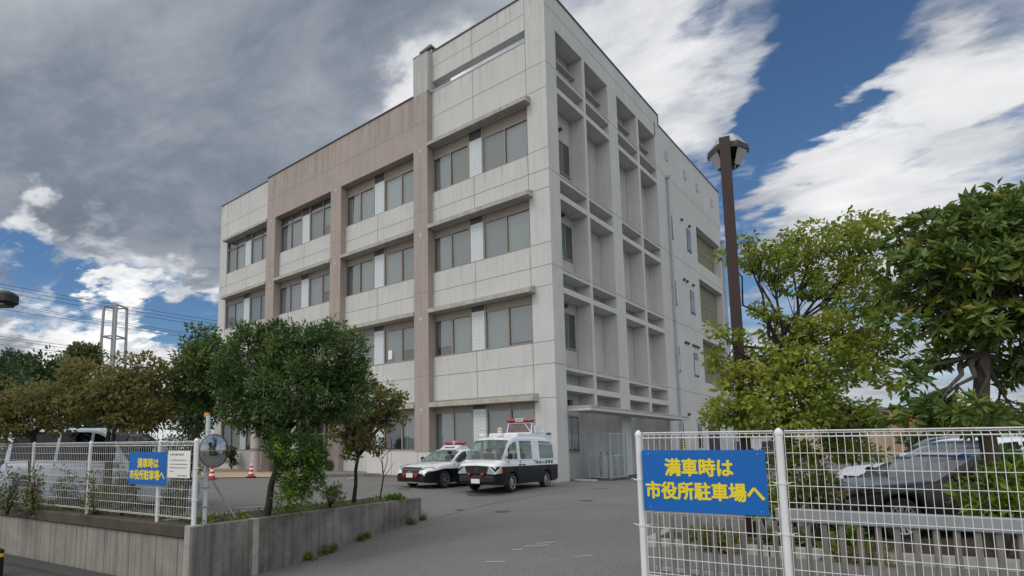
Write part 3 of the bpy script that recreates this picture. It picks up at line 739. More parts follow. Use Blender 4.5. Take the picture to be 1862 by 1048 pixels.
# lean-to slab over the side yard
b = MB(); b.box(.0, 1.11, .96, 13.9, 3.06, 3.24); b.box(.0, 1.13, .94, 13.92, 3.19, 3.27, 1)
part(b, 'side_canopy', [WALL, CANOPY])
b = MB(); b.box(-2.0, -.4, 0.9, 14, 20.25, 20.3); part(b, 'roof_deck', WALLG)
# low white wall before the windows
b = MB(); b.box(-10.5, -.15, -1.22, -1.0, 0, 1.24); b.box(-10.5, -10.3, -1.0, -.4, 0, 1.24)
for x in (-8.7, -6.9, -5.1, -3.3, -1.6): b.box(x-.012, x+.012, -1.2225, -1.2, 0, 1.24, 1)
lw = tag(b.build('low_wall', [surf('low_wall_white', (.60, .59, .57), .8, .05, 1, .2), JOINT]), 'low white concrete wall before the ground floor windows behind the sedan', 'wall')

# ================================================================== STREET WALLS
ang = math.atan2(uS.y, uS.x)
wl = thing('retaining_wall', 'grey concrete board retaining wall with mossy coping under the white fence', 'wall', (O.x, O.y, 0), ang)
b = MB(); x = -.22
while x > -42:
    wv = .205 if x > -25 else 1.0
    b.cbox(x-wv+.008, x, -.05+rnd.uniform(-.005, .005), .12, -1.12, -.10, .006); x -= wv
b.box(-42, -.2, .0, .10, -1.12, -.1, 1)
b.build('board_face', [BOARD, surf('board_gap', (.05, .048, .045), .9, 0)], wl)
b = MB(); x = 0
for x1, x0 in ((-.2, -6.0), (-6.01, -14), (-14.01, -26), (-26.01, -42)): b.cbox(x0, x1, -.10, .22, -.10, .12, .02)
b.build('coping', COPING, wl)
b = MB(); b.cbox(-.2, .0, -.10, .16, -1.12, .125, .012); b.build('corner_post', surf('pale_corner_concrete', (.34, .335, .31), .9, .15, 4, .5, (.2, .19, .17), .2, 40), wl)
pw = thing('planter_wall', 'dark stained concrete planter wall along the drive entrance', 'wall', (O.x+.01, O.y, 0), math.atan2(1, -.14))
b = MB(); b.cbox(-.1, 1.22, -.02, .14, -1.12, .12, .012); b.cbox(1.22, 1.36, -.03, .14, -1.12, .125, .012, 1); b.cbox(1.36, 6.96, -.02, .14, -1.12, .12, .012); b.cbox(6.80, 6.96, .14, 1.5, -.9, .12, .012)
b.build('wall_face', [DCONC, MATS['pale_corner_concrete']], pw)
b = MB(); b.cbox(-.1, 6.8, 1.38, 1.5, -.3, .10, .01); b.build('inner_kerb', CONC, pw)
def inpl(t, o, z=0.0):
    """a point in the planter: t metres up the wall, o metres in from its face"""
    a = math.atan2(1, -.14); return Vector((O.x+.01 + math.cos(a)*t - math.sin(a)*o, O.y + math.sin(a)*t + math.cos(a)*o, z))
b = MB(); ts = fr(0, 6.8, .34); os_ = [.12, .4, .75, 1.1, 1.4]
vs = [inpl(t, o, .055 + .05*math.sin(3*t+o*5)*math.sin(2.3*t) + (.03 if .3 < o < 1.2 else 0)) for o in os_ for t in ts]
nx = len(ts); b.add(vs, [(j*nx+i, j*nx+i+1, (j+1)*nx+i+1, (j+1)*nx+i) for j in range(4) for i in range(nx-1)])
tag(b.build('planter_soil', SOIL, smooth=True), kind='structure')
# verge behind the street fence
b = MB(); b.add([along(t, o, z) for t in (-42, -.3) for o, z in ((.2, .06), (1.2, .05), (1.5, .02))], [(0, 3, 4, 1), (1, 4, 5, 2)])
tag(b.build('verge', SOIL), kind='structure')

# ================================================================== MESH FENCES
def mesh_panel(x0, x1, z0, z1, vp, hp, rv, rh, fold=.05):
    b = MB()
    n = max(2, round((x1-x0)/vp))
    def rod(p, q, r):
        p = Vector(p); q = Vector(q)
        b.tube([p, q], r, 5, 0, False)
    for i in range(n+1):
        x = x0+(x1-x0)*i/n
        b.tube([(x, 0, z0+.02), (x, 0, z1-fold), (x, fold*.8, z1-fold*.35), (x, .012, z1)], rv, 5, 0, False)
        b.tube([(x, 0, z0+.05), (x, fold*.7, z0+.02)], rv, 4, 0, False)
    zs = [z1-fold]
    while zs[-1]-hp > z0+.08: zs.append(zs[-1]-hp)
    for z in zs: rod((x0, -rh, z), (x1, -rh, z), rh)
    rod((x0, fold*.8, z1-fold*.35), (x1, fold*.8, z1-fold*.35), rh*1.3); rod((x0, .012, z1), (x1, .012, z1), rh*1.9); rod((x0, -rh, z1-fold), (x1, -rh, z1-fold), rh*1.7)
    rod((x0, 0, z0+.05), (x1, 0, z0+.05), rh*1.3); rod((x0, fold*.7, z0+.02), (x1, fold*.7, z0+.02), rh*1.3)
    return b
def fence_post(x, z0, z1, r, loopz, par, y=.03):
    b = MB(); M = Matrix.Translation((x, y, 0))
    b.lathe([(r, z0), (r, z1-.03)], 14, 0, M); b.lathe([(r*1.12, z1-.035), (r*1.12, z1-.01), (r*.9, z1+.008), (r*.35, z1+.03), (0, z1+.034)], 14, 0, M)
    o = b.build('post', WHITEP, par, True)
    c = MB()
    for z in loopz:
        c.lathe([(r+.001, z-.012), (r+.006, z-.012), (r+.006, z+.012), (r+.001, z+.012)], 14, 0, M)
        c.tube([(x-r-.02, y, z), (x-r-.045, y, z+.012), (x-r-.07, y, z), (x-r-.045, y, z-.012), (x-r-.02, y, z)], .004, 5)
        c.tube([(x+r+.02, y, z), (x+r+.045, y, z+.012), (x+r+.07, y, z), (x+r+.045, y, z-.012), (x+r+.02, y, z)], .004, 5)
        c.box(x-r-.03, x+r+.03, y-.006, y+.006, z-.006, z+.006)
    c.build('clamp', WHITEP, o)
    return o
lf = thing('mesh_fence', 'white welded mesh fence on the street wall at left', 'fence', (O.x, O.y, 0), ang)
PX_L = [-.12, -1.16, -3.5, -5.85] + [-8.2-2.35*i for i in range(12)]
for i, x in enumerate(PX_L):
    fence_post(x, .10 if i == 0 else .08, 1.60 if i == 0 else 1.58, .042 if i == 0 else .034, (.55, 1.1) if i < 4 else (), lf)
for a, c in zip(PX_L[1:], PX_L):
    vp = .07 if c > -9 else .14
    mesh_panel(a+.04, c-.04, .20, 1.575, vp, .155, .0028, .0042, .07).build('mesh_panel', WHITEP, lf)
rf_o = Vector((9.68, -16.13, 0)); rf_d = Vector((2.94, .59, 0)).normalized(); rfa = math.atan2(rf_d.y, rf_d.x)
rf = thing('mesh_fence', 'near white mesh fence right of the drive carrying the large blue sign', 'fence', tuple(rf_o), rfa)
for i, x in enumerate((0, 1.29, 3.30, 5.3, 7.3)):
    fence_post(x, -.98, 1.60, .036 if i else .034, (.62, 1.10), rf)
for a, c in ((0, 1.29), (1.29, 3.30), (3.30, 5.3), (5.3, 7.3)):
    mesh_panel(a+.045, c-.045, .06, 1.60, .0575, .156, .0029, .0036, .055).build('mesh_panel', WHITEP, rf)
b = MB(); b.cbox(-.1, 12, -.08, .14, -1.1, .02, .015)
fw_ = tag(b.build('concrete_wall', CONC, None, False, tuple(rf_o), rfa), 'concrete base wall under the near right mesh fence', 'wall')
# slatted metal rail behind it
sf = thing('slat_fence', 'low grey metal slat fence with flat top rail behind the right mesh fence', 'fence', tuple(rf_o + Vector((-rf_d.y, rf_d.x, 0))*.75), rfa)
GREYM = surf('grey_rail_metal', (.33, .35, .37), .45, .08, 3, .15, None, 0, 40, .2)
SLAT = surf('weathered_slat', (.21, .20, .18), .8, .2, 4, .5)
b = MB(); x = .02; 
while x < 9: b.cbox(x, x+.05, -.02, .02, -.6, .66, .004); x += .145
b.build('slats', SLAT, sf)
b = MB(); b.cbox(1.22, 9.2, -.05, .05, .66, .80, .012); b.build('top_rail', GREYM, sf)
b = MB(); b.cbox(0, 9.2, -.015, .015, .02, .07, .004); b.build('bottom_rail', GREYM, sf)

# ================================================================== SIGNS
def sign(name, label, cat, M, wd, ht, mat, group=None):
    r = thing(name, label, cat, M.translation, 0, group); r.rotation_euler = M.to_euler()
    b = MB(); b.cbox(-wd/2, wd/2, -ht/2, ht/2, -.006, .006, .002); b.build('board', mat, r)
    return r
mid = rf_o + rf_d*.60 + Vector((rf_d.y, -rf_d.x, 0))*.022
M = frame((mid.x, mid.y, 1.10), rf_d, (rf_d.x*.0, 0, 1))
s1 = sign('parking_sign', 'large blue sign with yellow lettering hung on the near right mesh fence', 'sign', M, 1.13, .635, BLUE)
T = Matrix.Translation
text('lettering', '満車時は', .2, YEL, s1, T((-.03, .14, .0075)), .001, 0, 1, (.62, .175), .0060)
text('lettering', '市役所駐車場へ', .2, YEL, s1, T((.0, -.10, .0075)), .001, 0, 1, (1.07, .175), .0058)
b = MB()
for sx in (-.5, .5):
    for sy in (-.28, .28): b.lathe([(.006, 0), (.006, .002), (0, .003)], 8, 0, T((sx, sy, .006)))
b.build('fixing', STEEL, s1)
# left sign: on the fence near the corner post
def lfp(t, off, z): return along(t, off, z)
P0, P1 = onz(237, 822, .0), None
def on_fence(x, y):
    """where a bearing meets the left fence's face"""
    r = ray(x, y); q = CAM - along(0, -.03, 0); t = -q.dot(nS)/r.dot(nS); return CAM + r*t
A, B_, D_ = on_fence(237, 822), on_fence(304.5, 822.5), on_fence(303, 883.5)
wd = (B_-A).length; ht = abs(D_.z-B_.z); cen = (A+D_)/2
s2 = sign('parking_sign', 'small blue sign with yellow lettering on the left mesh fence beside the white notice', 'sign', frame(cen + nS*-.015, uS, (0, 0, 1)), wd, ht, BLUE)
text('lettering', '満車時は', .2, YEL, s2, T((wd*.02, ht*.16, .0075)), .001, 0, 1, (wd*.56, ht*.29), .006)
text('lettering', '市役所駐車場へ', .2, YEL, s2, T((.0, -ht*.20, .0075)), .001, 0, 1, (wd*.93, ht*.29), .006)
A, D_ = on_fence(308, 820), on_fence(346, 870); wd = (A-D_).length; wd = math.hypot(A.x-D_.x, A.y-D_.y); ht = A.z-D_.z
nb = sign('notice_board', 'white notice sheet with small print on the left mesh fence by the corner post', 'sign', frame((A+D_)/2 + nS*-.015, uS, (0, 0, 1)), wd, ht, PLATE)
b = MB()
def dashes(b, x0, x1, y, h, z=.0064):
    x = x0
    while x < x1-.01:
        w_ = rnd.uniform(.6, 1.0)*h*.8; b.box(x, min(x+w_, x1), y-h*.5*rnd.uniform(.7, 1), y+h*.5*rnd.uniform(.7, 1), z, z+.001); x += h*1.15
for x0, x1, y, h in ((-.40, .22, .36, .075), (-.40, .36, .15, .04), (-.40, .40, .0, .04), (-.40, .38, -.13, .04), (-.40, -.2, -.26, .04), (-.02, .40, -.42, .05)): dashes(b, x0*wd, x1*wd, y*ht, h*ht)
b.build('lettering', INK, nb)

# ================================================================== CONVEX MIRROR
P = onz(372, 951, .10)
cm = thing('convex_mirror', 'round convex traffic mirror on a pale post by the wall corner', 'traffic mirror', tuple(P))
d_ = (P-CAM).dot(HD)
Hh = at(376, 757, d_).z - P.z
b = MB(); b.lathe([(.043, -.15), (.043, Hh), (.0, Hh+.01)], 14); b.build('post', surf('pale_blue_post', (.50, .56, .60), .4, .05), cm, True)
Mc = at(388, 820, d_-.12) - P
fac = (R0*.78 - HD*.62).normalized()
rad = 29/FPX*d_
Mm = frame((Mc.x, Mc.y, Mc.z), Vector((0, 0, 1)).cross(fac), (0, 0, 1))
b = MB(); b.lathe([(rad*1.0, -.02), (rad*1.04, .0), (rad*1.04, .035), (rad*.985, .04)], 40, 0, Mm); b.lathe([(rad*1.0, -.02), (rad*.6, -.10), (0, -.12)], 40, 0, Mm)
b.build('rim', surf('mirror_rim', (.22, .15, .11), .5, .1), cm, True)
b = MB(); b.lathe([(rad*math.sin(a)/math.sin(.27), .028 + rad*(math.cos(a)-math.cos(.27))/math.sin(.27)) for a in [.27*(1-i/12) for i in range(13)]], 40, 0, Mm)
b.build('mirror', surf('mirror_face', (.50, .52, .54), .09, 0, metal=1.0), cm, True)
b = MB(); b.tube([(0, 0, Mc.z), tuple(Mm @ Vector((0, 0, -.11)))], .018, 8); b.box(-.06, .06, -.06, .06, Mc.z-.03, Mc.z+.03); b.box(-.055, .055, -.055, .055, .62, .65); b.box(-.055, .055, -.055, .055, .28, .31); b.build('bracket', STEEL, cm)
b = MB(); b.lathe([(.05, Hh-.02), (.06, Hh+.02), (.05, Hh+.06), (0, Hh+.07)], 12, 0, T((-.05, 0, 0))); b.build('orange_lamp', surf('faded_orange', (.55, .28, .08), .5, .1), cm, True)
b = MB(); b.tube([(.12, .55, .05-P.z*0), (.03, .12, .75)], .02, 8); b.build('brace', STEEL, cm)

# ================================================================== LAMPS
def hex_lamp(name, label, base, height, k):
    """square post with a six sided lantern held on its far side; k scales the head"""
    L_ = thing(name, label, 'street lamp', base)
    b = MB(); b.cbox(-.105*k, .105*k, -.105*k, .105*k, -.2, height, .008); b.build('post', BROWNP, L_)
    z = height+.12*k; n = 6; cx, cy = .05*k, .34*k
    def ring(rr, zz): return [(cx+rr*math.cos(2*math.pi*j/n), cy+rr*math.sin(2*math.pi*j/n), zz) for j in range(n)]
    r = .40*k
    a0, a1, a2, a3 = ring(r, z-.22*k), ring(r*1.02, z-.35*k), ring(r*.88, z-.22*k), ring(r*.88, z-.35*k)
    b = MB(); b.add(a0+a1+a2+a3, [(j, (j+1) % n, (j+1) % n+n, j+n) for j in range(n)] + [(j+2*n, j+3*n, (j+1) % n+3*n, (j+1) % n+2*n) for j in range(n)] + [(j, j+2*n, (j+1) % n+2*n, (j+1) % n) for j in range(n)] + [(j+n, (j+1) % n+n, (j+1) % n+3*n, j+3*n) for j in range(n)])
    b.add(ring(r*.88, z-.25*k), [tuple(range(n))]); b.box(cx-.05*k, cx+.05*k, 0, cy, z-.34*k, z-.26*k)
    b.build('lamp_band', surf('dark_lamp_metal', (.055, .05, .042), .5, .1), L_)
    PAN = surf('opal_panel', (.40, .41, .42), .35, .04)
    b = MB(); a0, a1 = ring(r*.97, z-.22*k), ring(r*.56, z+.03*k)
    b.add(a0+a1, [(j, (j+1) % n, (j+1) % n+n, j+n) for j in range(n)] + [tuple(range(n, 2*n))]); b.build('upper_shade', PAN, L_)
    for j in range(n):
        if j == 4: continue
        a = [Vector(ring(r*.99, z-.34*k)[j]), Vector(ring(r*.99, z-.34*k)[(j+1) % n]), Vector(ring(r*.55, z-.68*k)[(j+1) % n]), Vector(ring(r*.55, z-.68*k)[j])]
        c = sum(a, Vector())/4; a = [c+(q-c)*.90 for q in a]; nn = (a[1]-a[0]).cross(a[2]-a[0]).normalized()*.008
        b = MB(); b.add(a+[q+nn for q in a], [(0, 1, 2, 3), (7, 6, 5, 4)]+[(i, i+4, (i+1) % 4+4, (i+1) % 4) for i in range(4)]); b.build('lower_shade', PAN, L_)
    b = MB()
    for j in range(n): b.tube([Vector(ring(r*1.0, z-.30*k)[j]), Vector(ring(r*.97, z-.40*k)[j])], .02*k, 5)
    b.build('rib', MATS['dark_lamp_metal'], L_)
    return L_
Pb = ong(1366, 980); dl = (Pb-CAM).dot(HD)
zt = at(1322, 252, dl).z
lamp1 = hex_lamp('street_lamp', 'tall brown square post lamp with hexagonal opal head behind the right fence', tuple(Pb), zt-Pb.z, .80*dl/9.6)
lamp1.rotation_euler.z = -YAW - math.atan2((Pb-CAM).dot(R0), (Pb-CAM).dot(HD))
# second lamp at the left edge: only its dark head reaches the picture
dL = 9.0; Ph = at(-8, 546, dL)
L2 = thing('street_lamp', 'dark flat street lamp head reaching in at the left edge', 'street lamp', (Ph.x, Ph.y, 0))
b = MB(); M = Matrix.Rotation(-YAW, 4, 'Z')
b.cbox(-.34, .30, -.16, .16, Ph.z-.09, Ph.z+.13, .05, 0, M); b.build('lamp_head', surf('dark_lamp_head', (.03, .03, .035), .5, .1), L2)
b = MB(); b.box(-.3, .22, -.13, .13, Ph.z-.10, Ph.z-.085, 0, M); b.build('lens', surf('lamp_glass', (.2, .2, .2), .2, 0), L2)
b = MB(); b.tube([M @ Vector((-.3, 0, Ph.z+.03)), M @ Vector((-1.6, 0, Ph.z-.05)), M @ Vector((-1.75, 0, Ph.z-.3)), M @ Vector((-1.8, 0, -1.0))], [.04, .045, .06, .08], 10); b.build('post', MATS['dark_lamp_head'], L2, True)

# bollard at the lower left corner
Pq = onz(-6, 1045, -.96)
bl = thing('bollard', 'black and yellow banded bollard at the lower left corner', 'bollard', (Pq.x, Pq.y, -.96))
hb = at(-6, 1001, (Pq-CAM).dot(HD)).z+.96
b = MB(); b.lathe([(.10, -.05), (.10, hb-.12)], 16); b.lathe([(.10, hb-.05), (.10, hb), (.06, hb+.03), (0, hb+.035)], 16); b.build('post', BLACK, bl, True)
b = MB(); b.lathe([(.102, hb-.12), (.102, hb-.05)], 16); b.build('yellow_band', MATS['hazard_yellow'], bl, True)

# traffic cones
def cone(loc, label):
    c = thing('traffic_cone', label, 'traffic cone', loc, rnd.uniform(0, 1), 'red and white traffic cones before the entrance')
    b = MB(); b.cbox(-.20, .20, -.20, .20, 0, .05, .012); b.build('base', surf('cone_base', (.12, .03, .03), .7, .1), c)
    b = MB(); zz = [.05, .17, .27, .37, .47, .57, .70]; R_ = lambda z: .15-.115*(z-.05)/.65
    for i in range(6): b.lathe([(R_(zz[i]), zz[i]), (R_(zz[i+1]), zz[i+1])], 18, i % 2)
    b.lathe([(R_(.70), .70), (0, .705)], 18, 0)
    b.build('cone', [RED, PLATE], c, True)
    return c
cone(tuple(onz(456.5, 868, .035)), 'red striped traffic cone standing right beside the entrance column')
cone(tuple(onz(385, 872, .035)), 'red striped traffic cone just right of the convex mirror post')
cone(tuple(onz(33, 893, .02)), 'red striped traffic cone behind the far left mesh panel')

# ================================================================== GAS YARD
gy = thing('gas_enclosure', 'pale blue steel mesh enclosure under the side canopy', 'enclosure', (0, 0, 0))
b = MB(); GP = surf('pale_blue_steel', (.38, .46, .50), .4, .05)
GC = [(.05, 2.55), (.95, 3.0), (.95, 4.4), (.95, 5.2)]
for (x, y), h in zip(((.02, 2.9), (.9, 3.2), (.9, 4.05), (.9, 5.0)), (2.1, 2.15, 2.15, 2.1)): b.box(x-.03, x+.03, y-.03, y+.03, .05, h)
b.build('frame_post', GP, gy)
b = MB()
for z in (.12, 1.1, 2.1): b.box(.02, .9, 2.9, 2.93, z-.02, z+.02); b.box(.88, .92, 3.2, 5.0, z-.02, z+.02)
b.build('frame_rail', GP, gy)
b = MB()
for i in range(1, 16):
    t = i/16; b.box(.02+.88*t-.003, .02+.88*t+.003, 2.9+.3*t, 2.906+.3*t, .1, 2.1)
for i in range(1, 30): b.box(.897, .903, 3.2+1.8*i/30-.003, 3.2+1.8*i/30+.003, .1, 2.1)
for i in range(1, 18): b.box(.897, .903, 3.2, 5.0, .1+2*i/18-.003, .1+2*i/18+.003); b.box(.02, .9, 2.91, 2.916, .1+2*i/18-.003, .1+2*i/18+.003)
b.build('wire_mesh', GP, gy)
def cyl(loc, label):
    c = thing('gas_cylinder', label, 'gas cylinder', loc, 0, 'gas cylinders in the enclosure')
    b = MB(); b.lathe([(.0, 0), (.16, 0), (.16, .04), (.18, .08), (.185, .9), (.15, 1.0), (.06, 1.06), (.06, 1.1)], 20); b.build('tank', surf('grey_tank', (.48, .49, .48), .5, .1, 3, .2), c, True)
    b = MB(); b.lathe([(.13, 1.02), (.13, 1.2), (.125, 1.2), (.125, 1.02)], 16); b.lathe([(.03, 1.1), (.03, 1.18), (.05, 1.19), (.05, 1.22), (0, 1.22)], 10); b.build('valve_guard', STEEL, c, True)
for (x, y), l in zip(((.38, 3.6), (.45, 4.1), (.45, 4.75)), ('nearest gas cylinder to the drive in the mesh enclosure', 'middle gas cylinder in the mesh enclosure under the side canopy', 'farthest gas cylinder from the drive in the mesh enclosure')): cyl((x, y, .06), l)
b = MB(); b.box(.0, 1.2, 2.6, 9, .0, .055); tag(b.build('yard_slab', surf('dark_yard', (.075, .075, .075), .9, .3, 3, dirt=.5)), kind='structure')
b = MB(); M = T((.6, 1.4, .0)); b.cbox(.10, 1.1, 1.15, 1.42, .0, .10, .02)
tag(b.build('kerb_block', MATS['pale_kerb']), 'loose pale concrete kerb block by the building corner behind the van', 'kerb block')

# dark bollard and light post at the island
Pp = onz(633, 856, .15); b = MB(); b.lathe([(.14, 0), (.14, 1.0), (.11, 1.03), (0, 1.03)], 16, 0)
tag(b.build('bollard', surf('dark_bollard', (.05, .055, .065), .5, .1), None, True, tuple(Pp)), 'dark round bollard between the green and brown shrubs', 'bollard')

# ================================================================== VEHICLES (x forward)
def wheel(par, x, y, r, wd, side, spokes=6, steel=False):
    """side = +1 when the wheel's outer face looks to +y"""
    M = T((x, y, r)) @ Matrix.Rotation(-side*math.pi/2, 4, 'X')
    b = MB(); h = wd/2
    b.lathe([(r*.64, -h), (r*.9, -h), (r*.985, -h*.75), (r, -h*.4), (r, h*.4), (r*.985, h*.75), (r*.90, h), (r*.66, h*.96), (r*.64, h*.7)], 32, 0, M)
    w_ = b.build('wheel', TYRE, par, True)
    b = MB()
    b.lathe([(r*.655, h*.9), (r*.62, h*.8), (r*.60, h*.2), (r*.0, h*.1)], 28, 1, M); b.lathe([(r*.66, h*.88), (r*.665, h*.98), (r*.60, h*.95), (r*.59, h*.8)], 28, 0, M)
    for k in range(spokes):
        a = 2*math.pi*k/spokes; Q = M @ Matrix.Rotation(a, 4, 'Z')
        if steel: b.add([Q @ Vector(v) for v in ((r*.16, -r*.17, h*.7), (r*.56, -r*.20, h*.5), (r*.56, r*.20, h*.5), (r*.16, r*.17, h*.7))], [(0, 1, 2, 3)])
        else:
            for s_ in (-1, 1): b.add([Q @ Vector(v) for v in ((r*.10, s_*r*.02-.012, h*.75), (r*.62, s_*r*.12-.02, h*.9), (r*.62, s_*r*.12+.02, h*.9), (r*.10, s_*r*.02+.012, h*.75))], [(0, 1, 2, 3)])
    b.lathe([(r*.18, h*.7), (r*.17, h*.85), (0, h*.88)], 16, 0, M)
    b.build('rim', [RIM, surf('brake_shadow', (.03, .03, .03), .7, 0)], w_, True)
    return w_
def interp(keys, x):
    if x <= keys[0][0]: return keys[0][1]
    for (a, va), (b, vb) in zip(keys, keys[1:]):
        if x <= b:
            t = (x-a)/(b-a) if b > a else 1; return va+(vb-va)*t
    return keys[-1][1]
def smooth_keys(keys, k=4):
    """round a polyline a little (Chaikin)"""
    for _ in range(2):
        o = [keys[0]]
        for (a, va), (b, vb) in zip(keys, keys[1:]): o += [(a*.8+b*.2, va*.8+vb*.2), (a*.2+b*.8, va*.2+vb*.8)]
        o.append(keys[-1]); keys = o
    return keys
def car_body(root, P):
    L_, W = P['L'], P['W']/2; x0, x1 = -L_/2, L_/2
    top = smooth_keys(P['top']); ax = P['axles']; r = P['r']; ra = r*1.13; zc = P['zc']
    xs = set([x0, x1]); n = int(L_/.07)
    for i in range(n+1): xs.add(x0+L_*i/n)
    for a in ax:
        for k in range(17): xs.add(a-ra*math.cos(math.pi*k/16))
        xs.add(a-ra-.002); xs.add(a+ra+.002)
    for e_ in (.02, .05, .1, .16): xs.add(x0+e_); xs.add(x1-e_)
    cab = P['cab']; xb, xt, xr, xrb = cab['xb'], cab['xt'], cab['xr'], cab['xrb']
    xs = sorted(xs); xs = [v for i, v in enumerate(xs) if i == 0 or v-xs[i-1] > .0015]
    fl, bl_ = P.get('fround', .45), P.get('rround', .3)
    def half(x):
        tf = max(0, (x-(x1-fl))/fl); tb = max(0, ((x0+bl_)-x)/bl_)
        return W*(1-P.get('fk', .16)*tf**2.4-P.get('rk', .10)*tb**2.4)
    def zl(x):
        z = zc + max(0, (x-(x1-.5))/.5)**2*P.get('frise', .04) + max(0, ((x0+.5)-x)/.5)**2*.08
        for a in ax:
            d = abs(x-a)
            if d <= ra: z = max(z, r*1.0+math.sqrt(max(0, ra*ra-d*d))*1.0)
        return z
    sp = P.get('split')
    rows = []
    for x in xs:
        w_ = half(x); a = zl(x); t = interp(top, x)
        zs = sp(x) if sp else a+(t-a)*.55
        zs = min(max(zs, a+.03), t-.10)
        rows.append([(0, a), (w_-.16, a), (w_-.02, a+.006), (w_, a+min(.05, (zs-a)*.4)), (w_+.004, zs), (w_, max(zs+.02, t-.13)), (w_-.025, t-.05), (w_-.085, t-.008), (w_*.5, t+P.get('crown', .012)), (0, t+P.get('crown', .012)*1.6)])
    J = len(rows[0]); b = MB()
    for s_ in (1, -1):
        vs = [(x, s_*y, z) for x, rw in zip(xs, rows) for y, z in rw]
        fs, lo = [], []
        for i in range(len(xs)-1):
            for j in range(J-1):
                f = (i*J+j, i*J+j+1, (i+1)*J+j+1, (i+1)*J+j)
                if s_ > 0: f = f[::-1]
                (lo if sp and j < 4 else fs).append(f)
        cap0 = tuple(range(J)); cap1 = tuple((len(xs)-1)*J+j for j in range(J))
        o = len(b.v); b.add(vs, fs, 0); b.f += [tuple(i+o for i in f) for f in lo]; b.m += [1]*len(lo)
        for cp in (cap0, cap1):
            b.f += [tuple(i+o for i in cp[:5])]; b.m += [1 if sp else 0]
            b.f += [tuple(i+o for i in (cp[0],)+cp[4:])]; b.m += [P.get('nosemat', 0)]
    body = b.build('body', P['mats'], root, True)
    # ---------------- cabin
    Hh = P['H']; wb, wt = cab['wb'], cab['wt']; gt = cab.get('gt', .10)
    roof = smooth_keys([(xrb, interp(top, xrb)-.01), (xr, Hh-cab.get('rdrop', .03)), ((xr+xt)/2, Hh), (xt, Hh-.03), (xb, interp(top, xb)-.01)])
    cx = set([xrb, xb]); n = int((xb-xrb)/.09)
    for i in range(n+1): cx.add(xrb+(xb-xrb)*i/n)
    for a, c in cab['wins']: cx.add(a); cx.add(c)
    for v in (xt, xr, cab.get('wsb', xb-.03)): cx.add(v)
    cx = sorted(cx); cx = [v for i, v in enumerate(cx) if i == 0 or v-cx[i-1] > .003]
    rws = []
    for x in cx:
        zb = interp(top, x)-.02; zr_ = max(interp(roof, x), zb+.004); hgt = zr_-zb; f = min(1, hgt/(Hh-zb+1e-6))
        tf = max(0, (x-xt)/(xb-xt+1e-6)) if xb > xt else 0; tb = max(0, (xr-x)/(xr-xrb+1e-6)) if xr > xrb else 0
        wbb = min(wb, half(x)-.05)*(1-cab.get('nk', .05)*tf*tf-.05*tb*tb); wtt = wbb+(min(wt, wbb)-wbb)*f
        lw = lambda q: wbb+(wtt-wbb)*q
        s0 = min(.05, hgt*.2); s1 = min(gt, hgt*.35)
        rws.append([(wbb+.003, zb), (lw(s0/max(hgt, .01)), zb+s0), (lw(1-s1/max(hgt, .01)), zr_-s1), (lw(1)-.01*f, zr_-s1*.45), (lw(1)-.055*f, zr_-s1*.08), (lw(1)*.5, zr_+.012*f), (0, zr_+.016*f)])
    J = len(rws[0]); pb = MB(); ws = MB(); rw_ = MB(); side = {}
    for s_ in (1, -1):
        for i in range(len(cx)-1):
            xm = (cx[i]+cx[i+1])/2
            for j in range(J-1):
                q = [(cx[i], s_*rws[i][j][0], rws[i][j][1]), (cx[i], s_*rws[i][j+1][0], rws[i][j+1][1]), (cx[i+1], s_*rws[i+1][j+1][0], rws[i+1][j+1][1]), (cx[i+1], s_*rws[i+1][j][0], rws[i+1][j][1])]
                if s_ > 0: q = q[::-1]
                tgt = pb
                if j == 1:
                    for k, (a, c) in enumerate(cab['wins']):
                        if a-1e-4 <= cx[i] and cx[i+1] <= c+1e-4: tgt = side.setdefault((s_, k), MB())
                elif j >= 4:
                    if xm > xt and xm < cab.get('wsb', xb-.03): tgt = ws
                    elif xm < xr and xm > xrb+.05 and cab.get('rearglass', True): tgt = rw_
                tgt.add(q, [(0, 1, 2, 3)])
    pb.build('roof', P.get('roofmat', P['mats'][0]), root, True)
    ws.build('windshield', CARGL, root, True)
    if rw_.v: rw_.build('rear_window', P.get('sideglass', CARGL), root, True)
    for m_ in side.values(): m_.build('side_window', P.get('sideglass', CARGL), root, True)
    # seats and dash as dark shapes inside
    b = MB(); zb = interp(top, xt)
    b.cbox(xrb+.25, xb-.35, -wb+.10, wb-.10, zb-.30, zb-.02, .04)
    nx_ = cab.get('rows', [xt-.55, xt-1.4])
    for sx in nx_:
        for sy in (-.36, .36): b.cbox(sx-.10, sx+.06, sy-.22, sy+.22, zb-.1, zb+.24, .05); b.cbox(sx-.08, sx+.03, sy-.12, sy+.12, zb+.26, zb+.42, .04)
    b.build('seats', SEAT, root)
    for a in ax:
        for s_ in (1, -1): wheel(root, a, s_*(P['W']/2-P.get('wd', .2)/2-.012), r, P.get('wd', .2), s_, P.get('spokes', 6), P.get('steel', False))
    b = MB(); b.box(x0+.15, x1-.2, -W+.18, W-.18, zc+.02, zc+.12)
    for a in ax: b.box(a-ra*.95, a+ra*.95, -W+.24, W-.24, zc, r+ra*.5)
    b.build('underbody', DARK, root)
    return half, lambda x: interp(top, x)
def mirrors(root, x, y, z, mat):
    for s_ in (1, -1):
        b = MB(); b.cbox(x-.05, x+.06, s_*y, s_*(y+.17), z-.02, z+.16, .03, 0); b.box(x-.01, x+.04, s_*(y-.06), s_*(y+.05), z, z+.05); b.build('wing_mirror', mat, root)
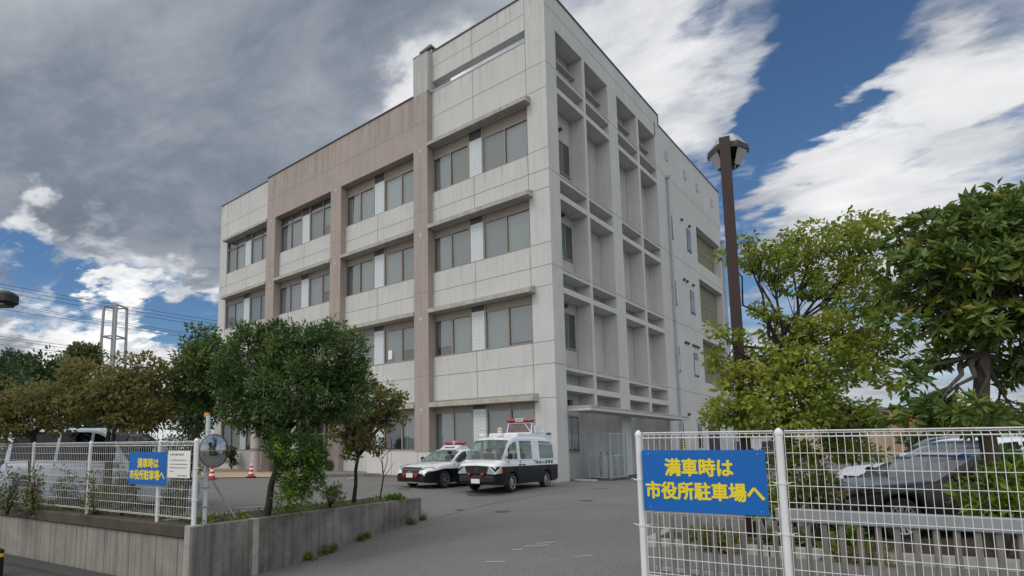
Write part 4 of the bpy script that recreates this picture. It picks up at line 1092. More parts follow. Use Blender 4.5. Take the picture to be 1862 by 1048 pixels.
def handles(root, xs, y, z, mat):
    for x in xs:
        for s_ in (1, -1):
            b = MB(); b.cbox(x-.09, x+.09, s_*(y-.01), s_*(y+.02), z-.02, z+.02, .006); b.build('door_handle', mat, root)
def seams(root, segs, y, mat=None):
    b = MB()
    for x, z0, z1 in segs:
        for s_ in (1, -1): b.box(x-.004, x+.004, s_*(y-.02), s_*(y+.003), z0, z1)
    b.build('door_seam', surf('seam_black', (.02, .02, .02), .6, 0), root)
FACE = -math.pi/2
def vloc(c, yfront, L_): return c

# ---------------------------------------------------------------- police van
vdir = Vector((.055, -1, 0)).normalized(); va = math.atan2(vdir.y, vdir.x)
VL, VW, VH = 4.50, 1.66, 1.90
fax = Vector((.40, -5.46, 0)); vc = fax - vdir*(VL/2-.98)
van = thing('police_van', 'white over black police van with raised roof sign and red light bar facing the drive', 'van', (vc.x, vc.y, -.03), va)
PV = dict(L=VL, W=VW, H=VH, r=.315, zc=.24, wd=.19, axles=(-VL/2+.98, VL/2-.98), steel=True, spokes=5,
          top=[(-VL/2, 1.04), (-VL/2+.06, 1.06), (VL/2-.62, 1.06), (VL/2-.50, 1.08), (VL/2-.16, .99), (VL/2-.03, .93), (VL/2-.005, .90), (VL/2, .86)],
          split=lambda x: .86, nosemat=1, fround=.55, fk=.14, rk=.03, rround=.15, mats=[CARW, CARK], frise=.02, crown=.02,
          cab=dict(xb=VL/2-.34, xt=VL/2-1.02, xr=-VL/2+.16, xrb=-VL/2+.03, wb=VW/2-.03, wt=VW/2-.13, gt=.15, wins=[(VL/2-1.42, VL/2-.78), (VL/2-2.50, VL/2-1.62), (-VL/2+.28, -VL/2+1.42)], nk=.06, rdrop=.03, rows=[VL/2-1.35, VL/2-2.3]))
hf, tp = car_body(van, PV)
xf = VL/2
b = MB(); b.cbox(xf-.02, xf+.012, -.50, .50, .60, .872, .01, 0); b.box(xf+.012, xf+.02, -.40, .40, .63, .65); b.box(xf+.012, xf+.018, -.5, .5, .855, .868)
b.build('grille', surf('grille_black', (.02, .02, .022), .5, .1), van)
b = MB(); b.lathe([(.075, 0), (.075, .02), (.055, .02), (.055, 0)], 24, 0, T((xf+.015, 0, .755)) @ Matrix.Rotation(math.pi/2, 4, 'Y')); b.box(xf+.015, xf+.035, -.085, .085, .74, .77); b.build('maker_badge', CHROME, van)
b = MB(); b.lathe([(.062*(1 if k % 1 == 0 else 1), 0) for k in range(1)] + [(.05, .02), (0, .025)], 5, 0, T((xf-.10, 0, .94)) @ Matrix.Rotation(math.radians(60), 4, 'Y')); b.build('gold_emblem', GOLD, van)
for s_ in (1, -1):
    b = MB(); yy = s_*.66
    b.add([Vector(v) for v in ((xf+.012, s_*.40, .62), (xf+.006, s_*.715, .61), (xf-.20, s_*.812, .66), (xf-.26, s_*.822, .85), (xf-.06, s_*.755, .878), (xf+.005, s_*.47, .868))] + [Vector(v)+Vector((.035, s_*.02, 0)) for v in ((xf+.012, s_*.40, .62), (xf+.006, s_*.715, .61), (xf-.20, s_*.812, .66), (xf-.26, s_*.822, .85), (xf-.06, s_*.755, .878), (xf+.005, s_*.47, .868))],
          [(6, 7, 8, 9, 10, 11), (0, 5, 4, 3, 2, 1)] + [(i, (i+1) % 6, (i+1) % 6+6, i+6) for i in range(6)])
    b.build('headlight', CLEARL, van)
    b = MB(); b.cbox(xf-.29, xf-.14, s_*.755, s_*.832, .63, .80, .015); b.build('turn_signal', ORLENS, van)
    b = MB(); b.lathe([(.055, 0), (.06, .05), (.04, .085), (0, .095)], 16, 0, T((xf+.03, s_*.26, .60)) @ Matrix.Rotation(math.pi/2, 4, 'Y')); b.build('warning_lamp', REDLENS, van, True)
b = MB(); b.cbox(xf-.16, xf+.06, -.70, .70, .33, .56, .04); b.build('bumper', surf('bumper_black', (.022, .023, .025), .45, .1), van)
b = MB(); b.box(xf+.058, xf+.066, -.35, .35, .46, .50); b.build('air_slot', DARK, van)
b = MB(); b.cbox(xf+.06, xf+.075, -.02-.17+.0, .15, .30, .45, .004); b.build('number_plate', PLATE, van)
for s_ in (1,):
    for z, t_ in ((1.01, '神奈川県警察'),):
        yv = VW/2+.008
        text('lettering', t_, .1, INK, van, frame((-VL/2+1.15, s_*yv, .965), (-s_, 0, 0), (0, -s_*.02, 1)), .001, 0, 1.7, (1.35, .115), .004)
text('lettering', '神奈川県警察', .1, INK, van, frame((-VL/2+1.15, -VW/2-.008, .965), (1, 0, 0), (0, .02, 1)), .001, 0, 1.7, (1.35, .115), .004)
handles(van, (VL/2-1.48, VL/2-1.75), VW/2, .90, BLACK)
seams(van, ((VL/2-1.52, .40, 1.06), (VL/2-2.60, .40, 1.06), (VL/2-.72, .55, 1.06)), VW/2)
mirrors(van, VL/2-.62, VW/2+.03, 1.14, BLACK)
b = MB(); b.tube([(xf-.42, -.55, 1.10), (xf-.52, -.1, 1.17)], .01, 5); b.tube([(xf-.42, .05, 1.10), (xf-.52, .5, 1.17)], .01, 5); b.build('wiper', BLACK, van)
zr_ = VH
b = MB(); b.cbox(-VL/2+.18, VL/2-1.75, -.60, .60, zr_-.04, zr_+.11, .03); b.build('roof_deck', CARW, van)
b = MB(); b.cbox(-VL/2+.12, -VL/2+.85, -.66, .66, zr_-.05, zr_+.20, .015); b.build('roof_sign', CARW, van)
text('lettering', '大磯警察', .1, BINK, van, frame((-VL/2+.42, .664, zr_+.12), (-1, 0, 0), (0, 0, 1)), .001, 0, 1.1, (.42, .095), .003)
text('lettering', '大磯警察', .1, BINK, van, frame((-VL/2+.42, -.664, zr_+.12), (1, 0, 0), (0, 0, 1)), .001, .004, 1.1, (.32, .085))
# tilting display frame that lifts the light bar
b = MB(); xa = VL/2-3.05
for s_ in (-.52, .52):
    b.tube([(xa+.10, s_, zr_+.12), (xa-.02, s_*.94, zr_+.52)], .022, 6); b.tube([(xa-.45, s_, zr_+.12), (xa-.02, s_*.94, zr_+.52)], .018, 6)
b.tube([(xa-.02, -.49, zr_+.52), (xa-.02, .49, zr_+.52)], .022, 6); b.tube([(xa+.10, -.52, zr_+.14), (xa+.10, .52, zr_+.14)], .022, 6); b.tube([(xa+.08, .5, zr_+.16), (xa, .2, zr_+.5)], .012, 5)
b.build('lifting_frame', CARW, van)
b = MB(); b.add([(xa+.085, -.49, zr_+.16), (xa+.085, .49, zr_+.16), (xa-.01, .47, zr_+.50), (xa-.01, -.47, zr_+.50)], [(0, 1, 2, 3)]); b.add([(xa+.06, -.49, zr_+.16), (xa+.06, .49, zr_+.16), (xa-.035, .47, zr_+.50), (xa-.035, -.47, zr_+.50)], [(3, 2, 1, 0)])
b.build('display_panel', surf('dim_display', (.13, .09, .09), .25, .4, 8), van)
b = MB(); b.cbox(xa-.52, xa-.10, .30, .58, zr_+.12, zr_+.44, .03); b.build('motor_box', CARW, van)
def lightbar(root, x, z, w_, clearw=.13):
    for s_ in (1, -1):
        b = MB(); M = T((x, 0, z)) @ Matrix.Rotation(-s_*math.pi/2, 4, 'X') @ Matrix.Diagonal((1.25, .62, 1, 1))
        b.lathe([(.0, clearw), (.085, clearw), (.088, clearw+.1), (.088, w_*.72), (.078, w_*.88), (.05, w_*.97), (0, w_)], 20, 0, M); b.build('red_beacon', REDLENS, root, True)
    b = MB(); b.cbox(x-.115, x+.115, -clearw-.005, clearw+.005, z-.058, z+.075, .012); b.build('speaker_unit', surf('pale_speaker', (.60, .61, .58), .4, .05), root)
    b = MB()
    for k in range(5): b.box(x+.112, x+.118, -clearw*.8, clearw*.8, z-.035+k*.02, z-.028+k*.02)
    b.build('speaker_slot', DARKP, root)
    b = MB(); b.cbox(x-.07, x+.07, -w_*.85, w_*.85, z-.085, z-.05, .01); b.build('bar_base', DARKP, root)
lightbar(van, xa-.04, zr_+.62, .62, .15)
for s_ in (.10, -.62):
    b = MB(); b.cbox(VL/2-1.50, VL/2-1.30, s_-.12, s_+.12, zr_-.02, zr_+.10, .02); b.build('beacon_foot', CARW, van)
    b = MB(); b.lathe([(.085, 0), (.09, .06), (.07, .10), (.085, .13), (.085, .17), (.05, .20), (0, .205)], 16, 0, T((VL/2-1.40, s_, zr_+.10))); b.build('cream_beacon', CREAM, van, True)

# ---------------------------------------------------------------- police sedan
SL, SW, SH = 4.80, 1.80, 1.44
sdir = Vector((-.03, -1, 0)).normalized(); sa = math.atan2(sdir.y, sdir.x)
fx = Vector((-2.38, -5.68, 0)); sc_ = fx - sdir*(SL/2-.95)
sed = thing('police_sedan', 'black and white police sedan with red light bar parked left of the van', 'car', (sc_.x, sc_.y, -.02), sa)
PS = dict(L=SL, W=SW, H=SH, r=.325, zc=.20, wd=.21, axles=(-SL/2+1.02, SL/2-.95), spokes=5,
          top=[(-SL/2, .78), (-SL/2+.10, .98), (-SL/2+.9, 1.00), (-SL/2+1.4, .96), (SL/2-1.55, .95), (SL/2-1.2, .93), (SL/2-.55, .86), (SL/2-.16, .76), (SL/2-.02, .64), (SL/2, .55)],
          split=lambda x: .72 if x < SL/2-.9 else .72-.08*sm(SL/2-.9, SL/2-.2, x), fround=.75, fk=.24, mats=[CARW, CARK], crown=.02, nosemat=1,
          cab=dict(xb=SL/2-1.28, xt=SL/2-2.10, xr=-SL/2+1.35, xrb=-SL/2+.62, wb=SW/2-.05, wt=SW/2-.25, gt=.07, wins=[(SL/2-2.40, SL/2-1.62), (SL/2-3.35, SL/2-2.46)], nk=.06))
hf, tp = car_body(sed, PS); xf = SL/2
b = MB(); b.add([(xf+.012, -.44, .70), (xf+.012, .44, .70), (xf+.03, .36, .40), (xf+.03, -.36, .40)], [(0, 1, 2, 3)]); b.add([(xf-.14, -.5, .775), (xf-.14, .5, .775), (xf+.012, .44, .70), (xf+.012, -.44, .70)], [(0, 1, 2, 3)]); b.build('grille', MATS['grille_black'], sed)
b = MB()
for k in range(9):
    y = -.36+.09*k; b.box(xf+.018, xf+.035, y-.012, y+.012, .46, .685)
b.box(xf+.015, xf+.04, -.43, .43, .685, .71); b.build('grille_bar', CHROME, sed)
b = MB(); b.lathe([(.05, .0), (.045, .02), (0, .025)], 5, 0, T((xf+.035, 0, .60)) @ Matrix.Rotation(math.pi/2, 4, 'Y')); b.build('gold_emblem', GOLD, sed)
for s_ in (1, -1):
    b = MB(); q = [(xf-.10, s_*.50, .66), (xf-.30, s_*.745, .685), (xf-.46, s_*.83, .74), (xf-.42, s_*.80, .80), (xf-.24, s_*.67, .785), (xf-.06, s_*.48, .72)]
    b.add([Vector(v)+Vector((.02, s_*.0, -.02)) for v in q] + [Vector(v)+Vector((.055, s_*.035, .012)) for v in q], [(6, 7, 8, 9, 10, 11), (0, 5, 4, 3, 2, 1)] + [(i, (i+1) % 6, (i+1) % 6+6, i+6) for i in range(6)]); b.build('headlight', CLEARL, sed)
    b = MB(); b.add([Vector(v) for v in ((xf-.03, s_*.52, .42), (xf-.22, s_*.76, .43), (xf-.25, s_*.77, .33), (xf-.04, s_*.53, .32))]+[Vector(v)+Vector((.04, s_*.025, 0)) for v in ((xf-.03, s_*.52, .42), (xf-.22, s_*.76, .43), (xf-.25, s_*.77, .33), (xf-.04, s_*.53, .32))], [(4, 5, 6, 7), (0, 3, 2, 1)]+[(i, (i+1) % 4, (i+1) % 4+4, i+4) for i in range(4)]); b.build('fog_lamp', CHROME, sed)
    b = MB(); b.cbox(xf+.0, xf+.08, s_*.30-.06, s_*.30+.06, .40, .52, .015); b.build('warning_lamp', REDLENS, sed)
b = MB(); b.add([(xf-.30+.32*(1-(t*t)), .83*t, z) for t in [-1, -.7, -.35, 0, .35, .7, 1] for z in (.20, .245)], [(2*i, 2*i+2, 2*i+3, 2*i+1) for i in range(6)]); b.build('lower_trim', CHROME, sed)
b = MB(); b.cbox(xf+.05, xf+.065, -.165, .165, .40, .565, .004); b.build('number_plate', PLATE, sed)
mirrors(sed, SL/2-1.70, SW/2-.03, .97, BLACK); handles(sed, (SL/2-2.35, SL/2-3.25), SW/2, .80, BLACK)
seams(sed, ((SL/2-1.45, .30, .93), (SL/2-2.43, .30, .93)), SW/2)
b = MB(); b.prism([(xf-2.10, SH-.03), (xf-2.42, SH+.15), (xf-2.75, SH+.15), (xf-2.95, SH-.02)], -.42, .42); b.build('roof_fairing', CARW, sed)
text('lettering', 'POLICE', .1, BINK, sed, frame((xf-2.23, 0, SH+.062), (0, 1, 0), (-.55, 0, .32)), .004, .004, 1.15, (.50, .10))
lightbar(sed, xf-2.58, SH+.24, .56, .06)

# ---------------------------------------------------------------- other cars: one builder, told apart by form and paint
def simple_car(name, label, loc, head, P, paint, cat='car'):
    r = thing(name, label, cat, loc, head)
    P = dict(P); P['sideglass'] = TINTGL; P['mats'] = [paint, paint]; P.pop('split', None)
    car_body(r, P); xf = P['L']/2; W = P['W']/2; zt_ = interp(P['top'], xf-.15)
    for s_ in (1, -1):
        q = [(xf-.08, s_*W*.55, zt_-.12), (xf-.30, s_*W*.84, zt_-.10), (xf-.45, s_*W*.93, zt_-.04), (xf-.40, s_*W*.88, zt_+.03), (xf-.14, s_*W*.62, zt_-.02)]
        b = MB(); b.add([Vector(v) for v in q]+[Vector(v)+Vector((.05, s_*.035, .015)) for v in q], [(5, 6, 7, 8, 9), (0, 4, 3, 2, 1)]+[(i, (i+1) % 5, (i+1) % 5+5, i+5) for i in range(5)]); b.build('headlight', CLEARL, r)
    b = MB(); b.add([(xf+.01, -W*.5, zt_-.10), (xf+.01, W*.5, zt_-.10), (xf+.02, W*.42, zt_-.30), (xf+.02, -W*.42, zt_-.30)], [(0, 1, 2, 3)]); b.build('grille', MATS['grille_black'] , r)
    b = MB(); b.cbox(xf+.015, xf+.03, -.165, .165, .36, .52, .004); b.build('number_plate', PLATE, r)
    mirrors(r, P['cab']['xb']-.42, W-.02, interp(P['top'], P['cab']['xb'])+.02, paint)
    handles(r, [ (a+.06) for a, c in P['cab']['wins']], W, interp(P['top'], 0)-.14, paint)
    seams(r, [(a-.03, P['zc']+.12, interp(P['top'], a)-.03) for a, c in P['cab']['wins']], W+.002)
    return r
def hatch(L_, W, H, hood=.95, belt=1.0, r=.31):
    return dict(L=L_, W=W, H=H, r=r, zc=.20, axles=(-L_/2+.70, L_/2-.85), spokes=7, fround=.6, fk=.2, wd=.2,
                top=[(-L_/2, .9), (-L_/2+.08, belt+.02), (L_/2-1.25, belt-.02), (L_/2-.95, hood), (L_/2-.3, hood-.12), (L_/2-.05, hood-.25), (L_/2, hood-.36)],
                cab=dict(xb=L_/2-.98, xt=L_/2-1.75, xr=-L_/2+.55, xrb=-L_/2+.06, wb=W/2-.05, wt=W/2-.20, gt=.09, wins=[(L_/2-2.15, L_/2-1.35), (L_/2-3.05, L_/2-2.22), (-L_/2+.45, max(-L_/2+.9, L_/2-3.12))]))
def minivan(L_, W, H, belt=1.05, r=.33):
    return dict(L=L_, W=W, H=H, r=r, zc=.22, axles=(-L_/2+.95, L_/2-.95), spokes=7, fround=.6, fk=.2, wd=.21,
                top=[(-L_/2, .95), (-L_/2+.06, belt), (L_/2-1.1, belt), (L_/2-.85, 1.02), (L_/2-.3, .92), (L_/2-.04, .74), (L_/2, .6)],
                cab=dict(xb=L_/2-.80, xt=L_/2-1.75, xr=-L_/2+.30, xrb=-L_/2+.05, wb=W/2-.05, wt=W/2-.18, gt=.11, wins=[(L_/2-2.1, L_/2-1.35), (L_/2-3.2, L_/2-2.2), (-L_/2+.35, L_/2-3.3)], rows=[L_/2-2.0, L_/2-2.9]))
# the silver-white minivan behind the left fence
uh = math.atan2(uS.y, uS.x)
pA = onz(275, 916); pB = onz(120, 910)
mv = simple_car('minivan', 'silver white minivan parked behind the left mesh fence', (-4.41, -16.60, 0), uh+.25, dict(minivan(5.2, 1.80, 2.0, 1.12, .35)), CARS, 'minivan')
# right-hand car park, noses to the left
hd = math.pi + math.radians(4)
def nose(px, py, d): return at(px, py, d)
hd = math.atan2(-R0.y, -R0.x)
def longnose(P, hz_):
    L_ = P['L']/2; P['top'] = [(-L_, .9), (-L_+.08, hz_+.06), (L_-1.8, hz_+.05), (L_-1.40, hz_), (L_-.45, hz_-.09), (L_-.08, hz_-.22), (L_, hz_-.36)]
    P['cab'].update(xb=L_-1.45, xt=L_-2.35, wins=[(L_-2.75, L_-1.85), (L_-3.6, L_-2.82), (-L_+.45, L_-3.68)]); return P
def beside(lat, dep): p = CAM + R0*lat + HD*dep; return (p.x, p.y, 0)
bc = simple_car('parked_car', 'black car with bright alloy wheels parked nearest behind the right fence', beside(9.08, 9.9), hd, longnose(hatch(4.7, 1.78, 1.40, .90, .96, .335), .90), CARK)
wc = simple_car('parked_car', 'white car parked just beyond the black car', beside(11.95, 12.5), hd+.03, longnose(hatch(4.7, 1.78, 1.66, 1.13, 1.17, .34), 1.13), CARW)
kc = simple_car('parked_car', 'dark blue tall car parked beyond the white car', beside(14.4, 15.4), hd+.02, minivan(3.9, 1.65, 1.74, 1.05, .30), CARB)
gc = simple_car('parked_car', 'pale green hatchback seen behind the dark evergreen trunk', beside(17.7, 18.2), hd, hatch(3.7, 1.6, 1.50, 1.0, 1.02, .29), CARG)
vn = simple_car('parked_car', 'white minivan far back at the right edge of the car park', beside(21.8, 20.5), hd-.1, minivan(4.4, 1.7, 1.95), CARW)
fd = simple_car('parked_car', 'dark car parked against the far end of the side wall', (3.0, 25.5, 0), -math.pi/2, hatch(4.2, 1.7, 1.5), CARK)

# ================================================================== TREES AND PLANTS
BARK = surf('grey_bark', (.085, .075, .062), .95, .3, 8, .4, None, .8, 25)
BARKD = surf('dark_bark', (.045, .038, .032), .95, .3, 8, .4, None, .8, 25)
LF_DARK = leafm('evergreen_leaf', (.052, .102, .034), (.098, .168, .048), (.195, .25, .072), .28, .36)
LF_SHR = leafm('shrub_leaf', (.040, .100, .022), (.072, .155, .034), (.14, .23, .048), .28, .36)
LF_FAR = leafm('hedge_leaf', (.028, .061, .024), (.053, .101, .036), (.101, .151, .049), .2, .5)
LF_YG = leafm('young_leaf', (.144, .245, .025), (.245, .345, .036), (.359, .431, .051), .35, .4)
LF_MAP = leafm('autumn_leaf', (.12, .145, .040), (.185, .185, .05), (.26, .19, .06), .38, .55)
LF_RUST = leafm('rusty_leaf', (.14, .17, .055), (.22, .21, .068), (.29, .20, .085), .45, .6)
LF_DOG = leafm('dogwood_leaf', (.15, .225, .032), (.275, .345, .050), (.42, .40, .075), .44, .5)
LF_MAG = leafm('big_glossy_leaf', (.060, .125, .028), (.125, .195, .040), (.23, .27, .06), .30, .34)
LF_OLV = leafm('olive_leaf', (.078, .117, .039), (.137, .176, .058), (.195, .215, .088), .25, .5)
LF_GRN = leafm('fresh_leaf', (.078, .156, .022), (.133, .234, .028), (.203, .312, .043), .3, .45)

def leaves(name, mat, parent, centres, n_per, spread, size, seed, elong=2.2, droop=0.0, up=.6, jit=.35, flat=1.0, whorl=False):
    """many single leaves round each twig end; every leaf is a folded two-face blade"""
    g = np.random.default_rng(seed)
    cs = np.repeat(np.asarray([tuple(c) for c, _ in centres]), n_per, 0); ax = np.repeat(np.asarray([tuple(a) for _, a in centres]), n_per, 0)
    n = len(cs)
    off = g.normal(size=(n, 3)); off /= np.linalg.norm(off, axis=1)[:, None]
    if whorl:                                                   # leaves spread like a rosette round the twig tip
        ax = ax/np.linalg.norm(ax, axis=1)[:, None]
        d = off - (off*ax).sum(1)[:, None]*ax; d /= np.linalg.norm(d, axis=1)[:, None]+1e-9
        d = d + ax*g.uniform(-.1, .9, (n, 1)); p = cs + ax*g.uniform(-.5, .3, (n, 1))*spread + d*spread*.15
    else:
        p = cs + off*(g.random((n, 1))**.5)*spread*np.array([1, 1, flat])
        d = off*1.0 + ax*.6 + g.normal(size=(n, 3))*.5
    d[:, 2] -= droop; d /= np.linalg.norm(d, axis=1)[:, None]
    nn = g.normal(size=(n, 3))*(1-up) + np.array([0, 0, 1])*up + ax*.25
    nn -= (nn*d).sum(1)[:, None]*d; nn /= np.linalg.norm(nn, axis=1)[:, None]+1e-9
    s = np.cross(d, nn); L_ = size*(1+g.uniform(-jit, jit, (n, 1))); wd = L_/elong
    V = np.empty((n, 4, 3)); V[:, 0] = p; V[:, 1] = p + d*L_*.5 + s*wd*.5 + nn*wd*.16; V[:, 2] = p + d*L_ - nn*L_*.10; V[:, 3] = p + d*L_*.5 - s*wd*.5 + nn*wd*.16
    me = bpy.data.meshes.new(name); me.vertices.add(n*4); me.vertices.foreach_set('co', V.reshape(-1))
    b0 = np.arange(n)[:, None]*4; idx = np.concatenate([b0+np.array([0, 1, 2]), b0+np.array([0, 2, 3])], 1).reshape(-1)
    me.loops.add(n*6); me.loops.foreach_set('vertex_index', idx.astype(np.int32))
    me.polygons.add(n*2); me.polygons.foreach_set('loop_start', (np.arange(n*2)*3).astype(np.int32))
    try: me.polygons.foreach_set('loop_total', np.full(n*2, 3, np.int32))
    except Exception: pass
    me.update(calc_edges=True); me.validate()
    me.materials.append(mat)
    o = bpy.data.objects.new(name, me); C.objects.link(o); o.parent = parent
    return o
def wob(a, b, k, amp, rr):
    a, b = Vector(a), Vector(b); pts = []
    for i in range(k+1):
        t = i/k; q = a.lerp(b, t)
        if 0 < i < k: q = q + Vector((rr.uniform(-1, 1), rr.uniform(-1, 1), rr.uniform(-.6, .6)))*amp
        pts.append(q)
    return pts
def tree(name, label, cat, base, blobs, mat, bark, tr, n_cl, n_per, spread, size, seed, fork=.35, group=None, elong=2.2, droop=0.0, shell=.55, trunks=1, lean=None, twigs=.5, up=.55, whorl=False, mat2=None, frac2=0.0, flat=1.0, jit=.35, arch=.12, limb=.62):
    """base point; blobs = (centre, (rx, ry, rz)) lobes of the crown, all in the world"""
    rr = random.Random(seed); base = Vector(base)
    t = thing(name, label, cat, tuple(base), 0, group)
    vol = [r[0]*r[1]*r[2] for _, r in blobs]; tot = sum(v**.8 for v in vol)
    low = min(c.z-r[2] for c, r in blobs); mc = sum((c for c, _ in blobs), Vector())/len(blobs)
    tips = []; tb = MB(); lb = MB()
    hgt = max(.3, (mc.z-base.z))
    fk = base + Vector(((mc.x-base.x)*.5, (mc.y-base.y)*.5, hgt*fork*1.4)) if lean is None else Vector(lean)
    for k in range(trunks):
        o = Vector((rr.uniform(-1, 1), rr.uniform(-1, 1), 0))*tr*2.2*(k > 0)
        pts = wob(base+o*.5+Vector((0, 0, -.15)), fk+o, 4, tr*.5, rr)
        tb.tube([q-base for q in pts], [tr*1.25, tr*1.02, tr*.9, tr*.82, tr*.75], 10)
    for (c, r), v in zip(blobs, vol):
        m = max(3, int(n_cl*(v**.8)/tot))
        pts = wob(fk, c, 5, .06*(c-fk).length, rr)
        for i_, q in enumerate(pts): q.z -= arch*(c-fk).length*math.sin(math.pi*i_/5)*.5
        lb.tube([q-base for q in pts], [tr*limb*q_ for q_ in (1, .8, .64, .5, .36, .2)], 6)
        for i in range(m):
            d = Vector((rr.gauss(0, 1), rr.gauss(0, 1), rr.gauss(0, 1))).normalized()
            q = rr.random()**(1/3); q = shell + (1-shell)*q if rr.random() < .75 else q
            q *= rr.uniform(.86, 1.12)
            p = c + Vector((d.x*r[0], d.y*r[1], d.z*r[2]))*q
            tips.append((p-base, (d + Vector((0, 0, .35))).normalized()))
            if rr.random() < twigs:
                s0 = pts[rr.randint(3, 5)]; mm = s0.lerp(p, .5) + Vector((0, 0, rr.uniform(-.1, .1)*r[2]))
                lb.tube([s0-base, mm-base, p-base], [tr*.15, tr*.09, tr*.04], 4, 0, False)
    tk = tb.build('trunk', bark, t, True); lb.build('limbs', bark, tk, True)
    if mat2 is not None and frac2 > 0:
        rr.shuffle(tips); k = int(len(tips)*frac2)
        leaves('crown', mat, t, tips[k:], n_per, spread, size, seed, elong, droop, up, jit, flat, whorl)
        leaves('young_or_sunlit_shoots', mat2, t, tips[:k], max(4, n_per//2), spread*.8, size, seed+1, elong, droop, up, jit, flat, whorl)  # young tips on the shrub; on the magnolia, leaves coloured as sunlit
    else: leaves('crown', mat, t, tips, n_per, spread, size, seed, elong, droop, up, jit, flat, whorl)
    return t
def B(px, py, d, rx, ry, rz=None, ex=0.0):
    """crown lobe surveyed at a bearing: half-width, half-height in photo pixels, depth radius in metres"""
    k = d/FPX; r = rx*k
    return (at(px, py, d), ((rz if rz else r), (rz if rz else r), ry*k)) if rz is None else (at(px, py, d), (r*.75+rz*.25, r*.75+rz*.25, ry*k))

# --- planter trees
b0 = inpl(2.05, .62, .03)
big = tree('evergreen_tree', 'big round dark evergreen tree in the planter before the entrance', 'tree', b0,
     [B(455, 606, 12.3, 32, 18), B(602, 604, 12.2, 36, 18), B(415, 690, 12.3, 26, 30), B(652, 690, 12.3, 26, 30), B(445, 660, 12.3, 48, 56), B(505, 640, 12.3, 60, 56), B(575, 648, 12.2, 62, 58), B(632, 665, 12.4, 44, 62), B(530, 715, 11.9, 76, 66), B(600, 722, 12.4, 54, 48), B(430, 735, 12.3, 36, 44), B(480, 745, 12.5, 56, 48), B(640, 725, 12.6, 30, 40)],
     LF_DARK, BARKD, .075, 760, 40, .15, .098, 11, shell=.45, up=.5, elong=2.6, twigs=.25)
sb = inpl(2.55, .55, .05)
tree('evergreen_shrub', 'leafy shrub with yellow green shoots under the big evergreen', 'shrub', sb,
     [B(535, 905, 11.6, 28, 30), B(540, 865, 11.7, 36, 36), B(535, 815, 11.7, 46, 34), B(572, 830, 11.9, 26, 40), B(568, 878, 11.8, 20, 28), B(502, 822, 11.7, 18, 30)],
     LF_SHR, BARKD, .03, 230, 34, .11, .085, 13, shell=.5, elong=2.8, mat2=LF_YG, frac2=.24, twigs=.3)
b0 = inpl(4.95, .70, .03)
tree('maple_tree', 'slender young maple with sparse bronze green leaves in the planter', 'tree', b0,
     [B(690, 722, 14.4, 46, 20), B(720, 735, 14.5, 20, 24), B(650, 745, 14.3, 46, 20), B(695, 765, 14.3, 40, 18), B(640, 790, 14.2, 36, 20), B(665, 810, 14.3, 34, 18), B(635, 825, 14.2, 20, 9), B(625, 770, 14.4, 24, 22)],
     LF_MAP, BARKD, .052, 190, 22, .15, .10, 17, lean=at(651, 830, 14.2), shell=.4, droop=.35, elong=1.8, twigs=.8, flat=.6)
b0 = inpl(6.15, .80, .03)
t = thing('bare_sapling', 'thin leafless sapling near the end of the planter', 'sapling', tuple(b0))
b = MB(); q = lambda x, y: at(x, y, 15.1)-b0
b.tube([Vector((0, 0, -.1)), q(697, 870), q(695, 840)], [.022, .018, .015], 6)
for ch in ([(696, 850), (694, 825), (690, 800), (686, 790)], [(697, 862), (704, 840), (704, 825), (712, 815), (722, 800), (728, 790)], [(695, 835), (702, 825), (715, 818)], [(698, 868), (708, 855), (718, 838)], [(690, 800), (700, 812), (708, 805), (718, 812)], [(696, 845), (688, 830), (684, 820)], [(712, 815), (712, 800), (706, 790)], [(722, 800), (730, 806)]):
    b.tube([q(*c) for c in ch], [.011-.007*i/(len(ch)-1) for i in range(len(ch))], 5, 0, False)
b.build('stem', BARKD, t, True)
def plant(name, label, base, blobs, mat, n_cl, n_per, spread, size, seed, stems=5, cat='plant', **k):
    base = Vector(base); t = thing(name, label, cat, tuple(base), 0, k.pop('group', None)); rr = random.Random(seed); tips = []; sb_ = MB()
    tv = sum(r[0]*r[1]*r[2] for _, r in blobs)
    for c, r in blobs:
        for i in range(max(2, int(n_cl*r[0]*r[1]*r[2]/tv))):
            d = Vector((rr.gauss(0, 1), rr.gauss(0, 1), rr.gauss(0, 1))).normalized(); p = c + Vector((d.x*r[0], d.y*r[1], d.z*r[2]))*(rr.random()**.4)
            tips.append((p-base, (d+Vector((0, 0, .5))).normalized()))
            if i < stems: sb_.tube([(rr.uniform(-.03, .03), rr.uniform(-.03, .03), -.05), (p-base)*.55+Vector((0, 0, .02)), p-base], [.012, .009, .005], 4, 0, False)
    sb_.build('stem', BARKD, t); leaves('leaves', mat, t, tips, n_per, spread, size, seed, **k); return t
plant('shrub', 'small rosy flowered shrub between the evergreen and the maple', inpl(4.2, .75, .03), [B(606, 900, 12.9, 20, 16), B(612, 885, 12.9, 8, 8), B(598, 890, 12.9, 12, 10)], LF_OLV, 34, 16, .07, .07, 23, cat='shrub')
plant('weed', 'low pale green weeds at the foot of the sapling', inpl(6.4, .5, .03), [B(718, 906, 15.2, 14, 6)], LF_GRN, 30, 14, .06, .08, 24)
def scatter_cover(name, pts, mat, n_per, spread, size, seed):
    o = leaves(name, mat, None, [(Vector(p), Vector((0, 0, 1))) for p in pts], n_per, spread, size, seed, elong=3, up=.3)
    return tag(o, kind='stuff')
rr = random.Random(31)
